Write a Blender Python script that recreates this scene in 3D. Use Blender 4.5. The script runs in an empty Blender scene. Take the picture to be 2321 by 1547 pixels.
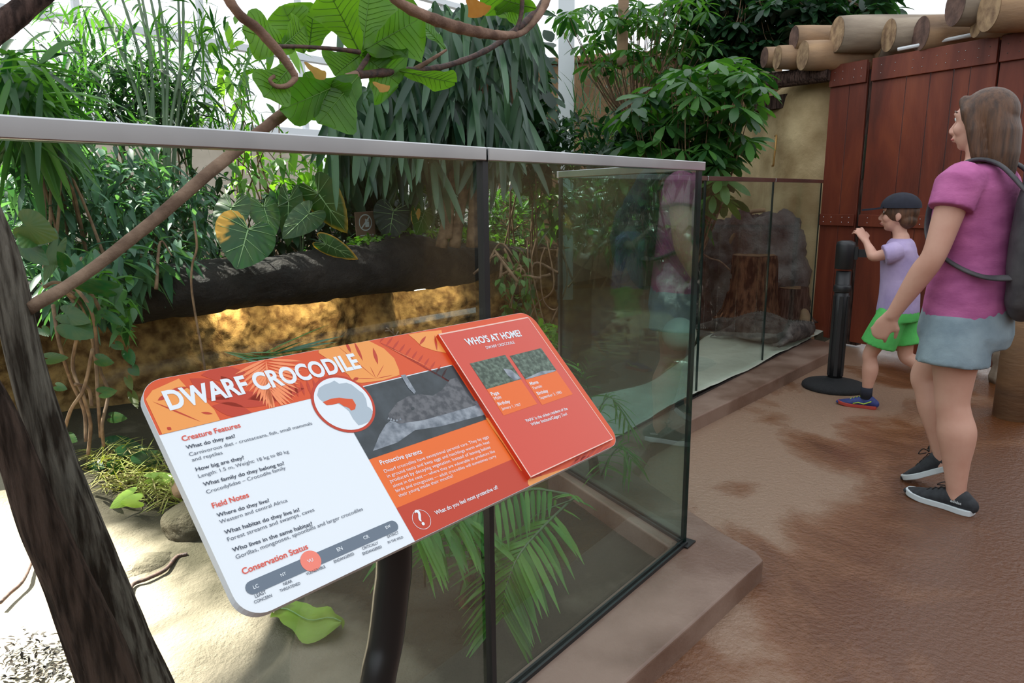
import bpy, bmesh, math, random
import numpy as np
from mathutils import Vector, Matrix, noise, Quaternion

# ------------------------------------------------------------------ camera
FPX, CX, CY, EYE = 1590.0, 1160.5, 773.5, 1.30
pitch, roll, head_az = math.atan(331/FPX), math.radians(0.63), math.radians(39.7)
fw = Vector((math.cos(head_az)*math.cos(pitch), math.sin(head_az)*math.cos(pitch), -math.sin(pitch)))
rt0 = Vector((math.sin(head_az), -math.cos(head_az), 0)); up0 = rt0.cross(fw)
rt = rt0*math.cos(roll) - up0*math.sin(roll); up = up0*math.cos(roll) + rt0*math.sin(roll)
CAM = Vector((0, 0, EYE))
cd = bpy.data.cameras.new('camera'); cam = bpy.data.objects.new('camera', cd)
bpy.context.scene.collection.objects.link(cam); bpy.context.scene.camera = cam
cd.sensor_width = 36; cd.sensor_fit = 'HORIZONTAL'; cd.lens = FPX/2321*36; cd.clip_start = .05; cd.clip_end = 200
m = Matrix.Identity(4)
for i, v in enumerate((rt, up, -fw)):
    for k in range(3): m[k][i] = v[k]
m.translation = CAM; cam.matrix_world = m

# ------------------------------------------------------------------ world, spots for the sun, exposure
sc = bpy.context.scene
vs = sc.view_settings
vs.view_transform = 'Standard'; vs.look = 'None'; vs.gamma = 1; vs.use_curve_mapping = False
vs.exposure = 0.30
w = bpy.data.worlds.new('sky'); sc.world = w; w.use_nodes = True
wn, wl = w.node_tree.nodes, w.node_tree.links; wn.clear()
wo = wn.new('ShaderNodeOutputWorld'); bg = wn.new('ShaderNodeBackground'); wl.new(bg.outputs[0], wo.inputs[0])
tc = wn.new('ShaderNodeTexCoord'); sx = wn.new('ShaderNodeSeparateXYZ'); wl.new(tc.outputs['Generated'], sx.inputs[0])
cr = wn.new('ShaderNodeValToRGB'); wl.new(sx.outputs['Z'], cr.inputs[0])
cr.color_ramp.elements[0].position = 0.0; cr.color_ramp.elements[0].color = (.30, .29, .26, 1)
cr.color_ramp.elements[1].position = .06; cr.color_ramp.elements[1].color = (.88, .94, 1.0, 1)
wl.new(cr.outputs[0], bg.inputs[0]); bg.inputs[1].default_value = 1.25
SUN_TO = Vector((-.18, .58, .80)).normalized()          # direction towards the sun
def sun_standin(name, target, size, irr, dist=16., blend=.25):
    """added spot lamp standing in for sunlight through one roof gap"""
    d_ = bpy.data.lights.new(name, 'SPOT'); d_.spot_size = 2*math.atan(size/dist); d_.spot_blend = blend; d_.shadow_soft_size = .10; d_.color = (1, .94, .84)
    d_.energy = irr*dist*dist*4*math.pi**2/ (4*math.pi) * 4
    o_ = bpy.data.objects.new(name, d_); sc.collection.objects.link(o_); o_.location = Vector(target)+SUN_TO*dist; o_.rotation_euler = SUN_TO.to_track_quat('Z', 'Y').to_euler(); return o_
sun_standin('sunbeam_sand', (.66, 2.42, 0), .56, 24, blend=.15)  # added spots light sand, bed and trees in place of a sun lamp
sun_standin('sunbeam_sand_back', (.25, 2.95, 0), .72, 24, blend=.15)
sun_standin('sunbeam_bed', (1.5, 7.0, 1.0), 2.6, 18, 22)
sun_standin('sunbeam_trees', (5.2, 5.0, 2.4), .8, 12, 20, .6)
sc.cycles.max_bounces = 8; sc.cycles.transparent_max_bounces = 24; sc.cycles.caustics_reflective = False; sc.cycles.caustics_refractive = False
sc.cycles.sample_clamp_indirect = 6

# ------------------------------------------------------------------ geometry helpers
def ray(x, y): return fw + rt*((x-CX)/FPX) - up*((y-CY)/FPX)
def G(x, y, z=0.0):
    r = ray(x, y); return CAM + r*((z-EYE)/r.z)
def PY(x, y, Y):
    r = ray(x, y); return CAM + r*(Y/r.y)
def PX(x, y, X):
    r = ray(x, y); return CAM + r*(X/r.x)
def Pd(x, y, d):
    r = ray(x, y); return CAM + r*(d/math.hypot(r.x, r.y))
def PL(x, y, a, n):
    r = ray(x, y); return CAM + r*((a-CAM).dot(n)/r.dot(n))
rnd = random.Random(7); nrs = np.random.RandomState(11)
R = math.radians
def S(r, g, b):
    f = lambda c: (c/255/12.92 if c/255 <= .04045 else ((c/255+.055)/1.055)**2.4)
    return (f(r), f(g), f(b), 1)
col = sc.collection
def tag(o, label=None, cat=None, group=None, kind=None):
    if label: o['label'] = label
    if cat: o['category'] = cat
    if group: o['group'] = group
    if kind: o['kind'] = kind
    return o
def thing(name, label, cat, loc=(0, 0, 0), group=None, kind=None):
    o = bpy.data.objects.new(name, None); col.objects.link(o); o.location = loc; o.empty_display_size = .1
    return tag(o, label, cat, group, kind)
def mk(name, verts, faces, mat, parent=None, smooth=False, tone=None, loc=None):
    base = Vector(parent.location) if parent is not None else Vector(loc or (0, 0, 0))
    gp = parent
    while gp is not None and gp.parent is not None:
        gp = gp.parent; base += Vector(gp.location)
    v = np.asarray(verts, dtype=np.float32).reshape(-1, 3) - np.array(base, dtype=np.float32)
    me = bpy.data.meshes.new(name)
    if isinstance(faces, np.ndarray):
        nf, k = faces.shape
        me.vertices.add(len(v)); me.vertices.foreach_set('co', v.ravel())
        me.loops.add(nf*k); me.loops.foreach_set('vertex_index', faces.astype(np.int32).ravel())
        me.polygons.add(nf); me.polygons.foreach_set('loop_start', np.arange(0, nf*k, k, dtype=np.int32))
        me.update(calc_edges=True); me.validate()
    else:
        me.from_pydata([tuple(p) for p in v.tolist()], [], faces); me.update()
    if smooth: me.polygons.foreach_set('use_smooth', [True]*len(me.polygons))
    if tone is not None:
        a = me.attributes.new('tone', 'FLOAT', 'POINT'); a.data.foreach_set('value', np.asarray(tone, dtype=np.float32))
    me.materials.append(mat)
    o = bpy.data.objects.new(name, me); col.objects.link(o)
    if parent is not None: o.parent = parent
    elif loc is not None: o.location = loc
    return o
class MB:
    def __init__(s): s.v = []; s.f = []; s.t = []
    def add(s, v, f, tone=0):
        n = len(s.v); s.v += [tuple(p) for p in v]; s.f += [tuple(i+n for i in q) for q in f]; s.t += [tone]*len(v)
    def box(s, a, b, M=None):
        x0, y0, z0 = a; x1, y1, z1 = b
        v = [Vector(p) for p in ((x0,y0,z0),(x1,y0,z0),(x1,y1,z0),(x0,y1,z0),(x0,y0,z1),(x1,y0,z1),(x1,y1,z1),(x0,y1,z1))]
        if M is not None: v = [M @ p for p in v]
        s.add(v, [(0,3,2,1),(4,5,6,7),(0,1,5,4),(1,2,6,5),(2,3,7,6),(3,0,4,7)])
    def prism(s, poly, z0, z1):
        n = len(poly)
        s.add([(p[0], p[1], z0) for p in poly]+[(p[0], p[1], z1) for p in poly],
              [tuple(reversed(range(n))), tuple(range(n, 2*n))]+[(i, (i+1) % n, (i+1) % n+n, i+n) for i in range(n)])
    def tube(s, pts, rad, seg=10, ref=None, cap=True, tone=0, round_=False, nz=None):
        pts = [Vector(p) for p in pts]; n = len(pts)
        rr = [(r, r) if not isinstance(r, (tuple, list)) else r for r in (rad if isinstance(rad, (list, tuple)) and len(rad) == n and not (isinstance(rad, tuple)) else [rad]*n)]
        if round_:
            def endc(p, d, r):
                return [(p+d*(max(r)*k), (r[0]*c, r[1]*c)) for k, c in ((.45, .87), (.8, .55), (.97, .2))]
            d0 = (pts[0]-pts[1]).normalized(); d1 = (pts[-1]-pts[-2]).normalized()
            a = endc(pts[0], d0, rr[0])[::-1]; b = endc(pts[-1], d1, rr[-1])
            pts = [q[0] for q in a]+pts+[q[0] for q in b]; rr = [q[1] for q in a]+rr+[q[1] for q in b]; n = len(pts)
        tg = [(pts[min(i+1, n-1)]-pts[max(i-1, 0)]).normalized() for i in range(n)]
        if ref is None:
            ref = Vector((0, 0, 1)) if abs(tg[0].z) < .9 else Vector((1, 0, 0))
        ref = Vector(ref); vv = []
        for i in range(n):
            sd_ = tg[i].cross(ref)
            if sd_.length < 1e-4: sd_ = tg[i].cross(Vector((.3, .9, .2)))
            sd_.normalize(); u_ = sd_.cross(tg[i]).normalized(); ref = u_ if i and abs(tg[i].dot(ref)) > .95 else ref
            for k in range(seg):
                a = 2*math.pi*k/seg
                q = sd_*(rr[i][0]*math.cos(a)) + u_*(rr[i][1]*math.sin(a))
                if nz: q *= nz(pts[i]+q, a, i)
                vv.append(pts[i]+q)
        f = [(i*seg+k, i*seg+(k+1) % seg, (i+1)*seg+(k+1) % seg, (i+1)*seg+k) for i in range(n-1) for k in range(seg)]
        if cap: f += [tuple(reversed(range(seg))), tuple(range((n-1)*seg, n*seg))]
        s.add(vv, f, tone)
    def ball(s, c, r, seg=16, rings=10, M=None, tone=0):
        r = (r, r, r) if not isinstance(r, (tuple, list)) else r
        v = []; c = Vector(c)
        for i in range(rings+1):
            t = math.pi*i/rings
            for k in range(seg):
                a = 2*math.pi*k/seg
                p = Vector((r[0]*math.sin(t)*math.cos(a), r[1]*math.sin(t)*math.sin(a), r[2]*math.cos(t)))
                v.append(c+(M @ p if M is not None else p))
        s.add(v, [(i*seg+k, (i+1)*seg+k, (i+1)*seg+(k+1) % seg, i*seg+(k+1) % seg) for i in range(rings) for k in range(seg)], tone)
    def make(s, name, mat, parent=None, smooth=False, loc=None, tone=False):
        return mk(name, s.v, s.f, mat, parent, smooth, s.t if tone else None, loc)
def spline(pts, n=8):
    """Catmull-Rom through points (Vectors or tuples of any length)."""
    P = [tuple(p) for p in pts]; P = [tuple(2*a-b for a, b in zip(P[0], P[1]))]+P+[tuple(2*a-b for a, b in zip(P[-1], P[-2]))]
    out = []
    for i in range(1, len(P)-2):
        for k in range(n):
            t = k/n
            out.append(tuple(.5*((2*b)+(-a+c)*t+(2*a-5*b+4*c-d)*t*t+(-a+3*b-3*c+d)*t**3) for a, b, c, d in zip(P[i-1], P[i], P[i+1], P[i+2])))
    out.append(P[-2]); return out
def stube(mb, pts, rads, n=6, seg=10, **k):
    q = spline([tuple(p)+((r if isinstance(r, (int, float)) else 0),) for p, r in zip(pts, rads)], n)
    mb.tube([p[:3] for p in q], [p[3] for p in q], seg, **k)
def bevel(o, wd=.004, seg=2):
    md = o.modifiers.new('bevel', 'BEVEL'); md.width = wd; md.segments = seg; md.limit_method = 'ANGLE'; return o
def displace_grid(nu, nv, fn):
    v = [fn(i/(nu-1), j/(nv-1)) for j in range(nv) for i in range(nu)]
    f = [(j*nu+i, j*nu+i+1, (j+1)*nu+i+1, (j+1)*nu+i) for j in range(nv-1) for i in range(nu-1)]
    return v, f
def fbm(p, sc_=1., oct_=4):
    return noise.fractal(Vector(p)*sc_, 1.0, 2.1, oct_)

# ------------------------------------------------------------------ materials
def pm(name, c1, c2=None, scale=5, rough=.7, bump=0, bscale=40, metal=0, spec=.5, detail=6, stretch=(1, 1, 1), rough2=None, c3=None, lo=.35, hi=.65, bdist=.01, coat=0, distort=0, wscale=None):
    mt = bpy.data.materials.new(name); mt.use_nodes = True; nt = mt.node_tree; N, L = nt.nodes, nt.links
    b = N['Principled BSDF']; b.inputs['Base Color'].default_value = c1; b.inputs['Roughness'].default_value = rough
    b.inputs['Metallic'].default_value = metal; b.inputs['Specular IOR Level'].default_value = spec; b.inputs['Coat Weight'].default_value = coat
    b.inputs['Coat Roughness'].default_value = .08
    if c2 or bump:
        t = N.new('ShaderNodeNewGeometry'); mp = N.new('ShaderNodeMapping'); mp.inputs['Scale'].default_value = stretch; L.new(t.outputs['Position'], mp.inputs[0])
    if c2:
        n = N.new('ShaderNodeTexNoise'); n.inputs['Scale'].default_value = scale; n.inputs['Detail'].default_value = detail; n.inputs['Distortion'].default_value = distort
        L.new(mp.outputs[0], n.inputs[0]); r = N.new('ShaderNodeValToRGB'); L.new(n.outputs[0], r.inputs[0])
        r.color_ramp.elements[0].position = lo; r.color_ramp.elements[0].color = c1; r.color_ramp.elements[1].position = hi; r.color_ramp.elements[1].color = c2
        if c3:
            e = r.color_ramp.elements.new((lo+hi)/2); e.color = c3
        L.new(r.outputs[0], b.inputs['Base Color'])
        if rough2 is not None:
            mr = N.new('ShaderNodeMapRange'); mr.inputs[1].default_value = lo; mr.inputs[2].default_value = hi; mr.inputs[3].default_value = rough; mr.inputs[4].default_value = rough2
            L.new(n.outputs[0], mr.inputs[0]); L.new(mr.outputs[0], b.inputs['Roughness'])
    if bump:
        n2 = N.new('ShaderNodeTexNoise'); n2.inputs['Scale'].default_value = bscale; n2.inputs['Detail'].default_value = 7; n2.inputs['Roughness'].default_value = .62
        L.new(mp.outputs[0], n2.inputs[0])
        bp = N.new('ShaderNodeBump'); bp.inputs['Strength'].default_value = bump; bp.inputs['Distance'].default_value = bdist
        L.new(n2.outputs[0], bp.inputs['Height']); L.new(bp.outputs[0], b.inputs['Normal'])
    return mt
def leafmat(name, c1, c2, rough=.42, trans=.35, tcol=None, spec=.5):
    mt = bpy.data.materials.new(name); mt.use_nodes = True; nt = mt.node_tree; N, L = nt.nodes, nt.links
    b = N['Principled BSDF']; b.inputs['Roughness'].default_value = rough; b.inputs['Specular IOR Level'].default_value = spec
    a = N.new('ShaderNodeAttribute'); a.attribute_name = 'tone'
    mx = N.new('ShaderNodeMix'); mx.data_type = 'RGBA'; L.new(a.outputs['Fac'], mx.inputs[0]); mx.inputs[6].default_value = c1; mx.inputs[7].default_value = c2
    L.new(mx.outputs[2], b.inputs['Base Color'])
    tr = N.new('ShaderNodeBsdfTranslucent'); 
    g = N.new('ShaderNodeMix'); g.data_type = 'RGBA'; g.blend_type = 'MULTIPLY'; g.inputs[0].default_value = 1; L.new(mx.outputs[2], g.inputs[6]); g.inputs[7].default_value = tcol or (1.9, 2.0, .7, 1)
    L.new(g.outputs[2], tr.inputs[0])
    ms = N.new('ShaderNodeMixShader'); ms.inputs[0].default_value = trans; L.new(b.outputs[0], ms.inputs[1]); L.new(tr.outputs[0], ms.inputs[2])
    L.new(ms.outputs[0], N['Material Output'].inputs[0]); return mt
def glassmat(name, tint, refl=1.0):
    mt = bpy.data.materials.new(name); mt.use_nodes = True; nt = mt.node_tree; N, L = nt.nodes, nt.links
    N.remove(N['Principled BSDF'])
    t = N.new('ShaderNodeBsdfTransparent'); t.inputs[0].default_value = tint
    g = N.new('ShaderNodeBsdfGlossy'); g.inputs[0].default_value = (.95, 1, .97, 1); g.inputs['Roughness'].default_value = .0
    fr = N.new('ShaderNodeFresnel'); fr.inputs[0].default_value = 1.45
    mu = N.new('ShaderNodeMath'); mu.operation = 'MULTIPLY'; mu.inputs[1].default_value = refl; L.new(fr.outputs[0], mu.inputs[0])
    ms = N.new('ShaderNodeMixShader'); L.new(mu.outputs[0], ms.inputs[0]); L.new(t.outputs[0], ms.inputs[1]); L.new(g.outputs[0], ms.inputs[2])
    L.new(ms.outputs[0], N['Material Output'].inputs[0]); return mt
def emis(name, c, s):
    mt = bpy.data.materials.new(name); mt.use_nodes = True; N = mt.node_tree.nodes; b = N['Principled BSDF']
    b.inputs['Base Color'].default_value = c; b.inputs['Emission Color'].default_value = c; b.inputs['Emission Strength'].default_value = s; return mt
M_steel = pm('brushed_steel', (.60, .60, .60, 1), (.42, .42, .43, 1), scale=2.2, rough=.24, metal=1)
M_rubber = pm('black_rubber', (.012, .012, .013, 1), rough=.45)
M_blackmetal = pm('black_painted_metal', (.012, .012, .012, 1), rough=.3)
M_plastic = pm('black_plastic', (.018, .018, .02, 1), rough=.42)
M_glass = glassmat('clear_glass', (.93, .965, .95, 1), .26)
M_glassg = glassmat('green_glass', (.70, .87, .86, 1), .32)
M_edge = pm('glass_edge', (.008, .022, .02, 1), rough=.15)
def zone(mt, axis, k, off):
    """shift the colour noise along one world axis, for floor stains and for shade painted into the sand"""
    nt = mt.node_tree; N, L = nt.nodes, nt.links; g = N.new('ShaderNodeNewGeometry'); s = N.new('ShaderNodeSeparateXYZ'); L.new(g.outputs['Position'], s.inputs[0])
    m1 = N.new('ShaderNodeMath'); m1.operation = 'MULTIPLY_ADD'; m1.inputs[1].default_value = k; m1.inputs[2].default_value = off; L.new(s.outputs[axis], m1.inputs[0]); m1.use_clamp = True
    for n in list(N):
        if n.type == 'TEX_NOISE' and any(l.to_node.type in ('VALTORGB', 'MAP_RANGE') for l in n.outputs[0].links):
            m2 = N.new('ShaderNodeMath'); m2.operation = 'ADD'; L.new(n.outputs[0], m2.inputs[0]); m3 = N.new('ShaderNodeMath'); m3.operation = 'MULTIPLY_ADD'; m3.inputs[1].default_value = .5; m3.inputs[2].default_value = -.25; L.new(m1.outputs[0], m3.inputs[0]); L.new(m3.outputs[0], m2.inputs[1])
            for l in [l for l in n.outputs[0].links if l.to_node.type in ('VALTORGB', 'MAP_RANGE')]: L.new(m2.outputs[0], l.to_socket)
def floormat():
    mt = pm('wet_stained_concrete', S(150, 120, 98), S(98, 56, 26), scale=1.5, rough=.30, rough2=.09, bump=.8, bscale=48, detail=9, lo=.40, hi=.60, c3=S(122, 80, 50), bdist=.010, distort=.5, spec=.9)
    zone(mt, 'Y', -.5, .85); return mt
M_floor = floormat()
M_curb = pm('worn_concrete', S(142, 118, 104), S(110, 84, 70), scale=4, rough=.5, rough2=.3, bump=.35, bscale=60, lo=.35, hi=.65, bdist=.006)
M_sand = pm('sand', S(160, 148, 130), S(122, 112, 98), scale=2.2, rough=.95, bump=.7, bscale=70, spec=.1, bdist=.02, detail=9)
M_sand.node_tree.nodes['Color Ramp'].color_ramp.elements[1].color = S(66, 62, 50); zone(M_sand, 'X', 1.5, -.95)  # darker along X: shade on the sand painted into its colour
M_soil = pm('dark_soil', S(60, 48, 36), S(35, 28, 22), scale=6, rough=.95, bump=.8, bscale=40, spec=.1, bdist=.03)
M_ledge = pm('black_rockwork', S(52, 45, 42), S(24, 20, 19), scale=7, rough=.75, bump=1, bscale=35, spec=.35, bdist=.03, c3=S(36, 30, 28), lo=.3, hi=.7)
M_mud = pm('tan_mudwork', S(158, 128, 82), S(92, 68, 42), scale=14, rough=.95, bump=.8, bscale=70, spec=.05, bdist=.015)
M_plaster = pm('ochre_plaster', S(232, 208, 162), S(164, 138, 98), scale=2.6, rough=.8, bump=.5, bscale=18, spec=.2, lo=.35, hi=.7, bdist=.02)
M_brownwall = pm('brown_render', S(152, 122, 92), S(118, 92, 70), scale=2.5, rough=.9, bump=.3, bscale=20, spec=.1)
M_palewall = pm('pale_concrete', S(225, 205, 190), S(205, 186, 170), scale=3, rough=.9, bump=.2, bscale=20)
M_ball = pm('pale_ball', S(232, 232, 214), S(206, 206, 190), scale=3, rough=.5)
M_pale = pm('pale_slab', S(196, 198, 182), S(160, 160, 146), scale=3, rough=.7, bump=.5, bscale=14, bdist=.02, lo=.3, hi=.75)
M_white = pm('white_paint', (.72, .75, .78, 1), rough=.5)
M_bark = pm('grey_bark', S(146, 134, 124), S(66, 56, 50), scale=75, rough=.9, bump=1, bscale=120, spec=.15, stretch=(1, 1, .10), bdist=.02, lo=.40, hi=.60, detail=9)
M_bark2 = pm('reddish_bark', S(108, 86, 78), S(54, 42, 38), scale=70, rough=.9, bump=1, bscale=120, spec=.15, stretch=(1, 1, .10), bdist=.02, lo=.40, hi=.62, detail=8)
M_branch = pm('branch_bark', S(152, 122, 104), S(98, 74, 62), scale=14, rough=.85, bump=.7, bscale=90, spec=.2, bdist=.006)
M_twig = pm('dark_twig', S(88, 60, 50), S(48, 34, 32), scale=60, rough=.7, bump=.4, bscale=120)
M_vine = pm('vine_stem', S(140, 112, 86), S(96, 72, 54), scale=20, rough=.8)
M_rock = pm('slate_rockwork', S(134, 128, 126), S(56, 50, 50), scale=3.5, rough=.8, bump=1, bscale=14, spec=.3, bdist=.05, detail=9)
M_stump = pm('stump_bark', S(128, 90, 68), S(46, 32, 26), scale=26, rough=.9, bump=1, bscale=40, spec=.1, stretch=(1, 1, .3), lo=.42, hi=.6, bdist=.03)
M_cutwood = pm('cut_wood', S(150, 116, 84), S(108, 80, 58), scale=18, rough=.85, bump=.5, bscale=60)
def redwood():
    return pm('red_stained_wood', S(134, 68, 44), S(84, 38, 26), scale=3.2, rough=.42, bump=.35, bscale=30, spec=.4, stretch=(1.6, 1.6, .35), c3=S(112, 51, 34), lo=.3, hi=.7, bdist=.006, rough2=.55, distort=.6)
M_red = redwood()
M_log = pm('peeled_log', S(176, 142, 106), S(128, 104, 84), scale=4, rough=.75, bump=.4, bscale=20, stretch=(.6, .6, 2.2), lo=.3, hi=.7)
M_loggrey = pm('weathered_log', S(168, 152, 132), S(120, 106, 92), scale=4, rough=.8, bump=.4, bscale=20, stretch=(.6, .6, 2.2), lo=.3, hi=.7)
M_logend = pm('log_end', S(178, 148, 112), S(126, 98, 74), scale=16, rough=.85, bump=.6, bscale=30)
M_logend2 = pm('dark_log_end', S(116, 88, 76), S(80, 58, 50), scale=16, rough=.85, bump=.6, bscale=30)
def watermat():
    mt = pm('murky_water', S(52, 54, 36), S(74, 66, 44), scale=1.2, rough=.03, bump=.12, bscale=7, spec=.5, bdist=.02, stretch=(1, 1, 1))
    return mt
M_water = watermat()
L_dark = leafmat('leaf_dark', S(20, 44, 30), S(46, 86, 52))
L_mid = leafmat('leaf_mid', S(26, 68, 34), S(80, 128, 58))
L_bright = leafmat('leaf_bright', S(52, 104, 34), S(122, 168, 62), trans=.45)
L_blue = leafmat('leaf_bluish', S(34, 76, 56), S(96, 138, 108), trans=.3)
L_strap = leafmat('leaf_strap', S(26, 56, 42), S(84, 118, 88), rough=.35, trans=.25)
L_fig = leafmat('leaf_fig', S(46, 96, 26), S(100, 142, 42), rough=.4, trans=.5)
L_heart = leafmat('leaf_heart', S(14, 76, 34), S(226, 166, 60), rough=.45, trans=.25)
L_palm = leafmat('leaf_palm', S(44, 118, 30), S(120, 176, 74), rough=.35, trans=.35)
L_dry = leafmat('leaf_dry', S(150, 160, 70), S(120, 104, 56), rough=.7, trans=.2)
M_vein = leafmat('leaf_vein', S(150, 182, 128), S(176, 200, 150), trans=.2)
M_culm = pm('green_culm', S(96, 118, 84), S(70, 96, 66), scale=6, rough=.4)

# ================================================================== SETTING
YF, YB = 1.0, 1.78            # front glass line and far glass line
XC, XR = 2.155, 2.47          # front corner, far end of the return pane
v = [(-5,-5,0),(14,-5,0),(14,3,0),(6.9,3,0),(6.6,1.95,0),(6.0,1.66,0),(2.5,1.66,0),(2.12,.95,0),(-5,.95,0)]
tag(mk('floor', v, [tuple(range(len(v)))], M_floor), kind='structure')
mb = MB(); poly = [(-3,.79),(.3,.785),(1.0,.80),(1.4,.79),(1.8,.765),(2.1,.75),(2.22,.742),(2.26,.78),(2.32,.93),(2.62,1.48),(3.0,1.60),(3.516,1.60),(4.4,1.55),(5.83,1.49),(6.0,1.50),(6.15,1.82),(2.44,1.82),(2.10,1.035),(-3,1.035)]
mb.prism(poly, -.05, .08); o = mb.make('trim_1', M_curb); tag(o, kind='structure'); bevel(o, .008, 3)

def outside(x, y):
    if x < XC: return y < .99
    if x < XR: return y < .99+(x-XC)/(XR-XC)*(YB-.99)
    return y < 1.74 and x < 6.9
def ground_z(x, y):
    if outside(x, y): return -.25
    # pool basin
    e = (x-2.15)*.9+(y-2.0)*.55
    z = .0
    if y > 1.0:
        k = min(1, max(0, (x-2.35)/.9))*min(1, max(0, (7.6-x)/.8+.2))*min(1, max(0, (6.4-y)/.7))
        z -= .5*k
    z += .02*noise.noise((x*1.3, y*1.3, 3))+.012*noise.noise((x*5, y*5, 1))+.005*noise.noise((x*16, y*16, 1))
    if x > 6.0: z = max(z, min(.1, (x-6.0)*.3))
    if x < 1.9 and y > 3.3: z += .12*min(1, (y-3.3))
    return z
xs = np.concatenate([np.arange(-3, 0, .08), np.arange(0, 2.6, .026), np.arange(2.6, 11, .09)]); ys = np.concatenate([np.arange(.93, 1.06, .022), np.arange(1.06, 3.4, .028), np.arange(3.4, 9.4, .1)])
gv = [(x, y, ground_z(x, y)) for y in ys for x in xs]; nx = len(xs)
gf = [(j*nx+i, j*nx+i+1, (j+1)*nx+i+1, (j+1)*nx+i) for j in range(len(ys)-1) for i in range(nx-1)]
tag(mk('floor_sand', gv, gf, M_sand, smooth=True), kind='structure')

def wfn(a, b):
    x = 2.3+a*6.2; y = 1.75+b*5.0
    return (x, y, -.055+.004*noise.noise((x*5, y*5, 0)))
wv, wf = displace_grid(60, 50, wfn)
tag(mk('pool_water', wv, wf, M_water, smooth=True), 'murky shallow pool of dark water behind the far glass', 'pool water', kind='stuff')

# pale slab on the bank inside the far glass
edge = [G(x, y, .1) for x, y in ((1235, 975), (1290, 930), (1345, 893), (1400, 880), (1470, 862), (1520, 830), (1560, 800), (1590, 765), (1625, 750), (1680, 742))]
edge = [Vector((p.x, p.y, 0)) for p in edge]+[Vector((6.7, 2.6, 0)), Vector((6.9, 1.9, 0))]
edge[0] = Vector((2.62, 1.95, 0))
eb = spline([tuple(p) for p in edge], 6)
def slabf(a, b):
    p = Vector(eb[min(len(eb)-1, int(a*(len(eb)-1)+.5))]); q = Vector((max(2.52, min(p.x, 6.9)), 1.76, 0)); 
    r = q.lerp(p, min(b/.85, 1)); z = .10+.03*noise.noise((r.x*2, r.y*2, 5))+.01*noise.noise((r.x*9, r.y*9, 5))
    if b > .85: z = .10-(b-.85)/.15*.3; r += (p-q).normalized()*(b-.85)*.3
    return (r.x, r.y, z)
sv, sf = displace_grid(len(eb), 22, slabf)
o = mk('pool_bank', sv, [tuple(reversed(f)) for f in sf], M_pale, smooth=True); tag(o, kind='structure')

# ---------------------------------------------------------------- walls
def plan_wall(name, plan, prof, mat, thick=.25, nu=60, nv=26, bumpy=.02, zb=-.1, seed=0):
    pl = spline(plan, 10); pr = spline(prof, 10)
    def at(a, lst):
        t = a*(len(lst)-1); i = min(int(t), len(lst)-2); f = t-i
        return [x*(1-f)+y*f for x, y in zip(lst[i], lst[i+1])]
    def fn(a, b):
        x, y = at(a, pl); x2, y2 = at(min(a+.01, 1), pl); x1, y1 = at(max(a-.01, 0), pl); h = at(a, pr)[0]
        n = Vector((y2-y1, -(x2-x1), 0)).normalized()
        bb = min(b/.8, 1); z = zb+(h-zb)*(1-(1-bb)**1.25)
        o_ = 0 if b < .62 else (b-.62)/.38
        off = -thick*(1-math.cos(o_*math.pi*.5))*1.0
        if b > .8: z = h+.5*thick*math.sin((b-.8)/.2*math.pi/2)*0
        p = Vector((x, y, z))+n*(-off*-1)
        d = bumpy*noise.noise((x*1.7+seed, y*1.7, z*1.7))+bumpy*.3*noise.noise((x*7, y*7, z*7+seed))
        p += n*d
        return tuple(p)
    vv, ff = displace_grid(nu, nv, fn)
    o = mk(name, vv, ff, mat, smooth=True); tag(o, kind='structure')
    md = o.modifiers.new('solid', 'SOLIDIFY'); md.thickness = .08; md.offset = 0
    return o
def pxy(px, d): q = Pd(px, 300, d); return (q.x, q.y)
def pz(px, py, d): return (Pd(px, py, d).z,)
plan_wall('wall_plaster', [(6.75, 1.72), pxy(1858, 7.0), pxy(1820, 7.05), pxy(1780, 7.2), pxy(1740, 7.5), pxy(1700, 7.8), pxy(1650, 8.1), pxy(1600, 8.4)],
          [(2.42,), pz(1858, 160, 7.0), pz(1820, 163, 7.05), pz(1782, 190, 7.2), pz(1745, 222, 7.5), pz(1700, 236, 7.8), pz(1650, 256, 8.1), pz(1600, 300, 8.4)], M_plaster, thick=-.2)
plan_wall('wall_brown', [pxy(1130, 9.8), pxy(1300, 9.6), pxy(1450, 9.5), pxy(1600, 9.6), pxy(1760, 9.9)],
          [pz(1130, 150, 9.8), pz(1300, 138, 9.6), pz(1450, 128, 9.5), pz(1600, 130, 9.6), pz(1760, 130, 9.9)], M_brownwall, thick=-.12, bumpy=.03, seed=4)
mb = MB(); mb.box((-9, 9.6, -.1), (6.8, 9.85, 2.15)); tag(mb.make('wall_back', M_palewall), kind='structure')
mb = MB(); mb.box((-6.2, -4.2, -.1), (14, -4.0, 2.0)); mb.box((11.2, -4, -.1), (11.4, 1.0, 1.8)); mb.box((-6.2, -4, -.1), (-6.0, 9.6, 1.6)); tag(mb.make('wall_behind', M_brownwall), kind='structure')  # unseen walls added to give the glass dark reflections
mb = MB()
for z in (2.25, 3.35, 4.7): mb.box((-9, 9.66, z), (12, 9.78, z+.09))
for x in np.arange(-8.8, 12, 1.55): mb.box((x, 9.68, 2.15), (x+.07, 9.76, 6))
tag(mb.make('window_1', M_white), kind='structure')

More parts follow.
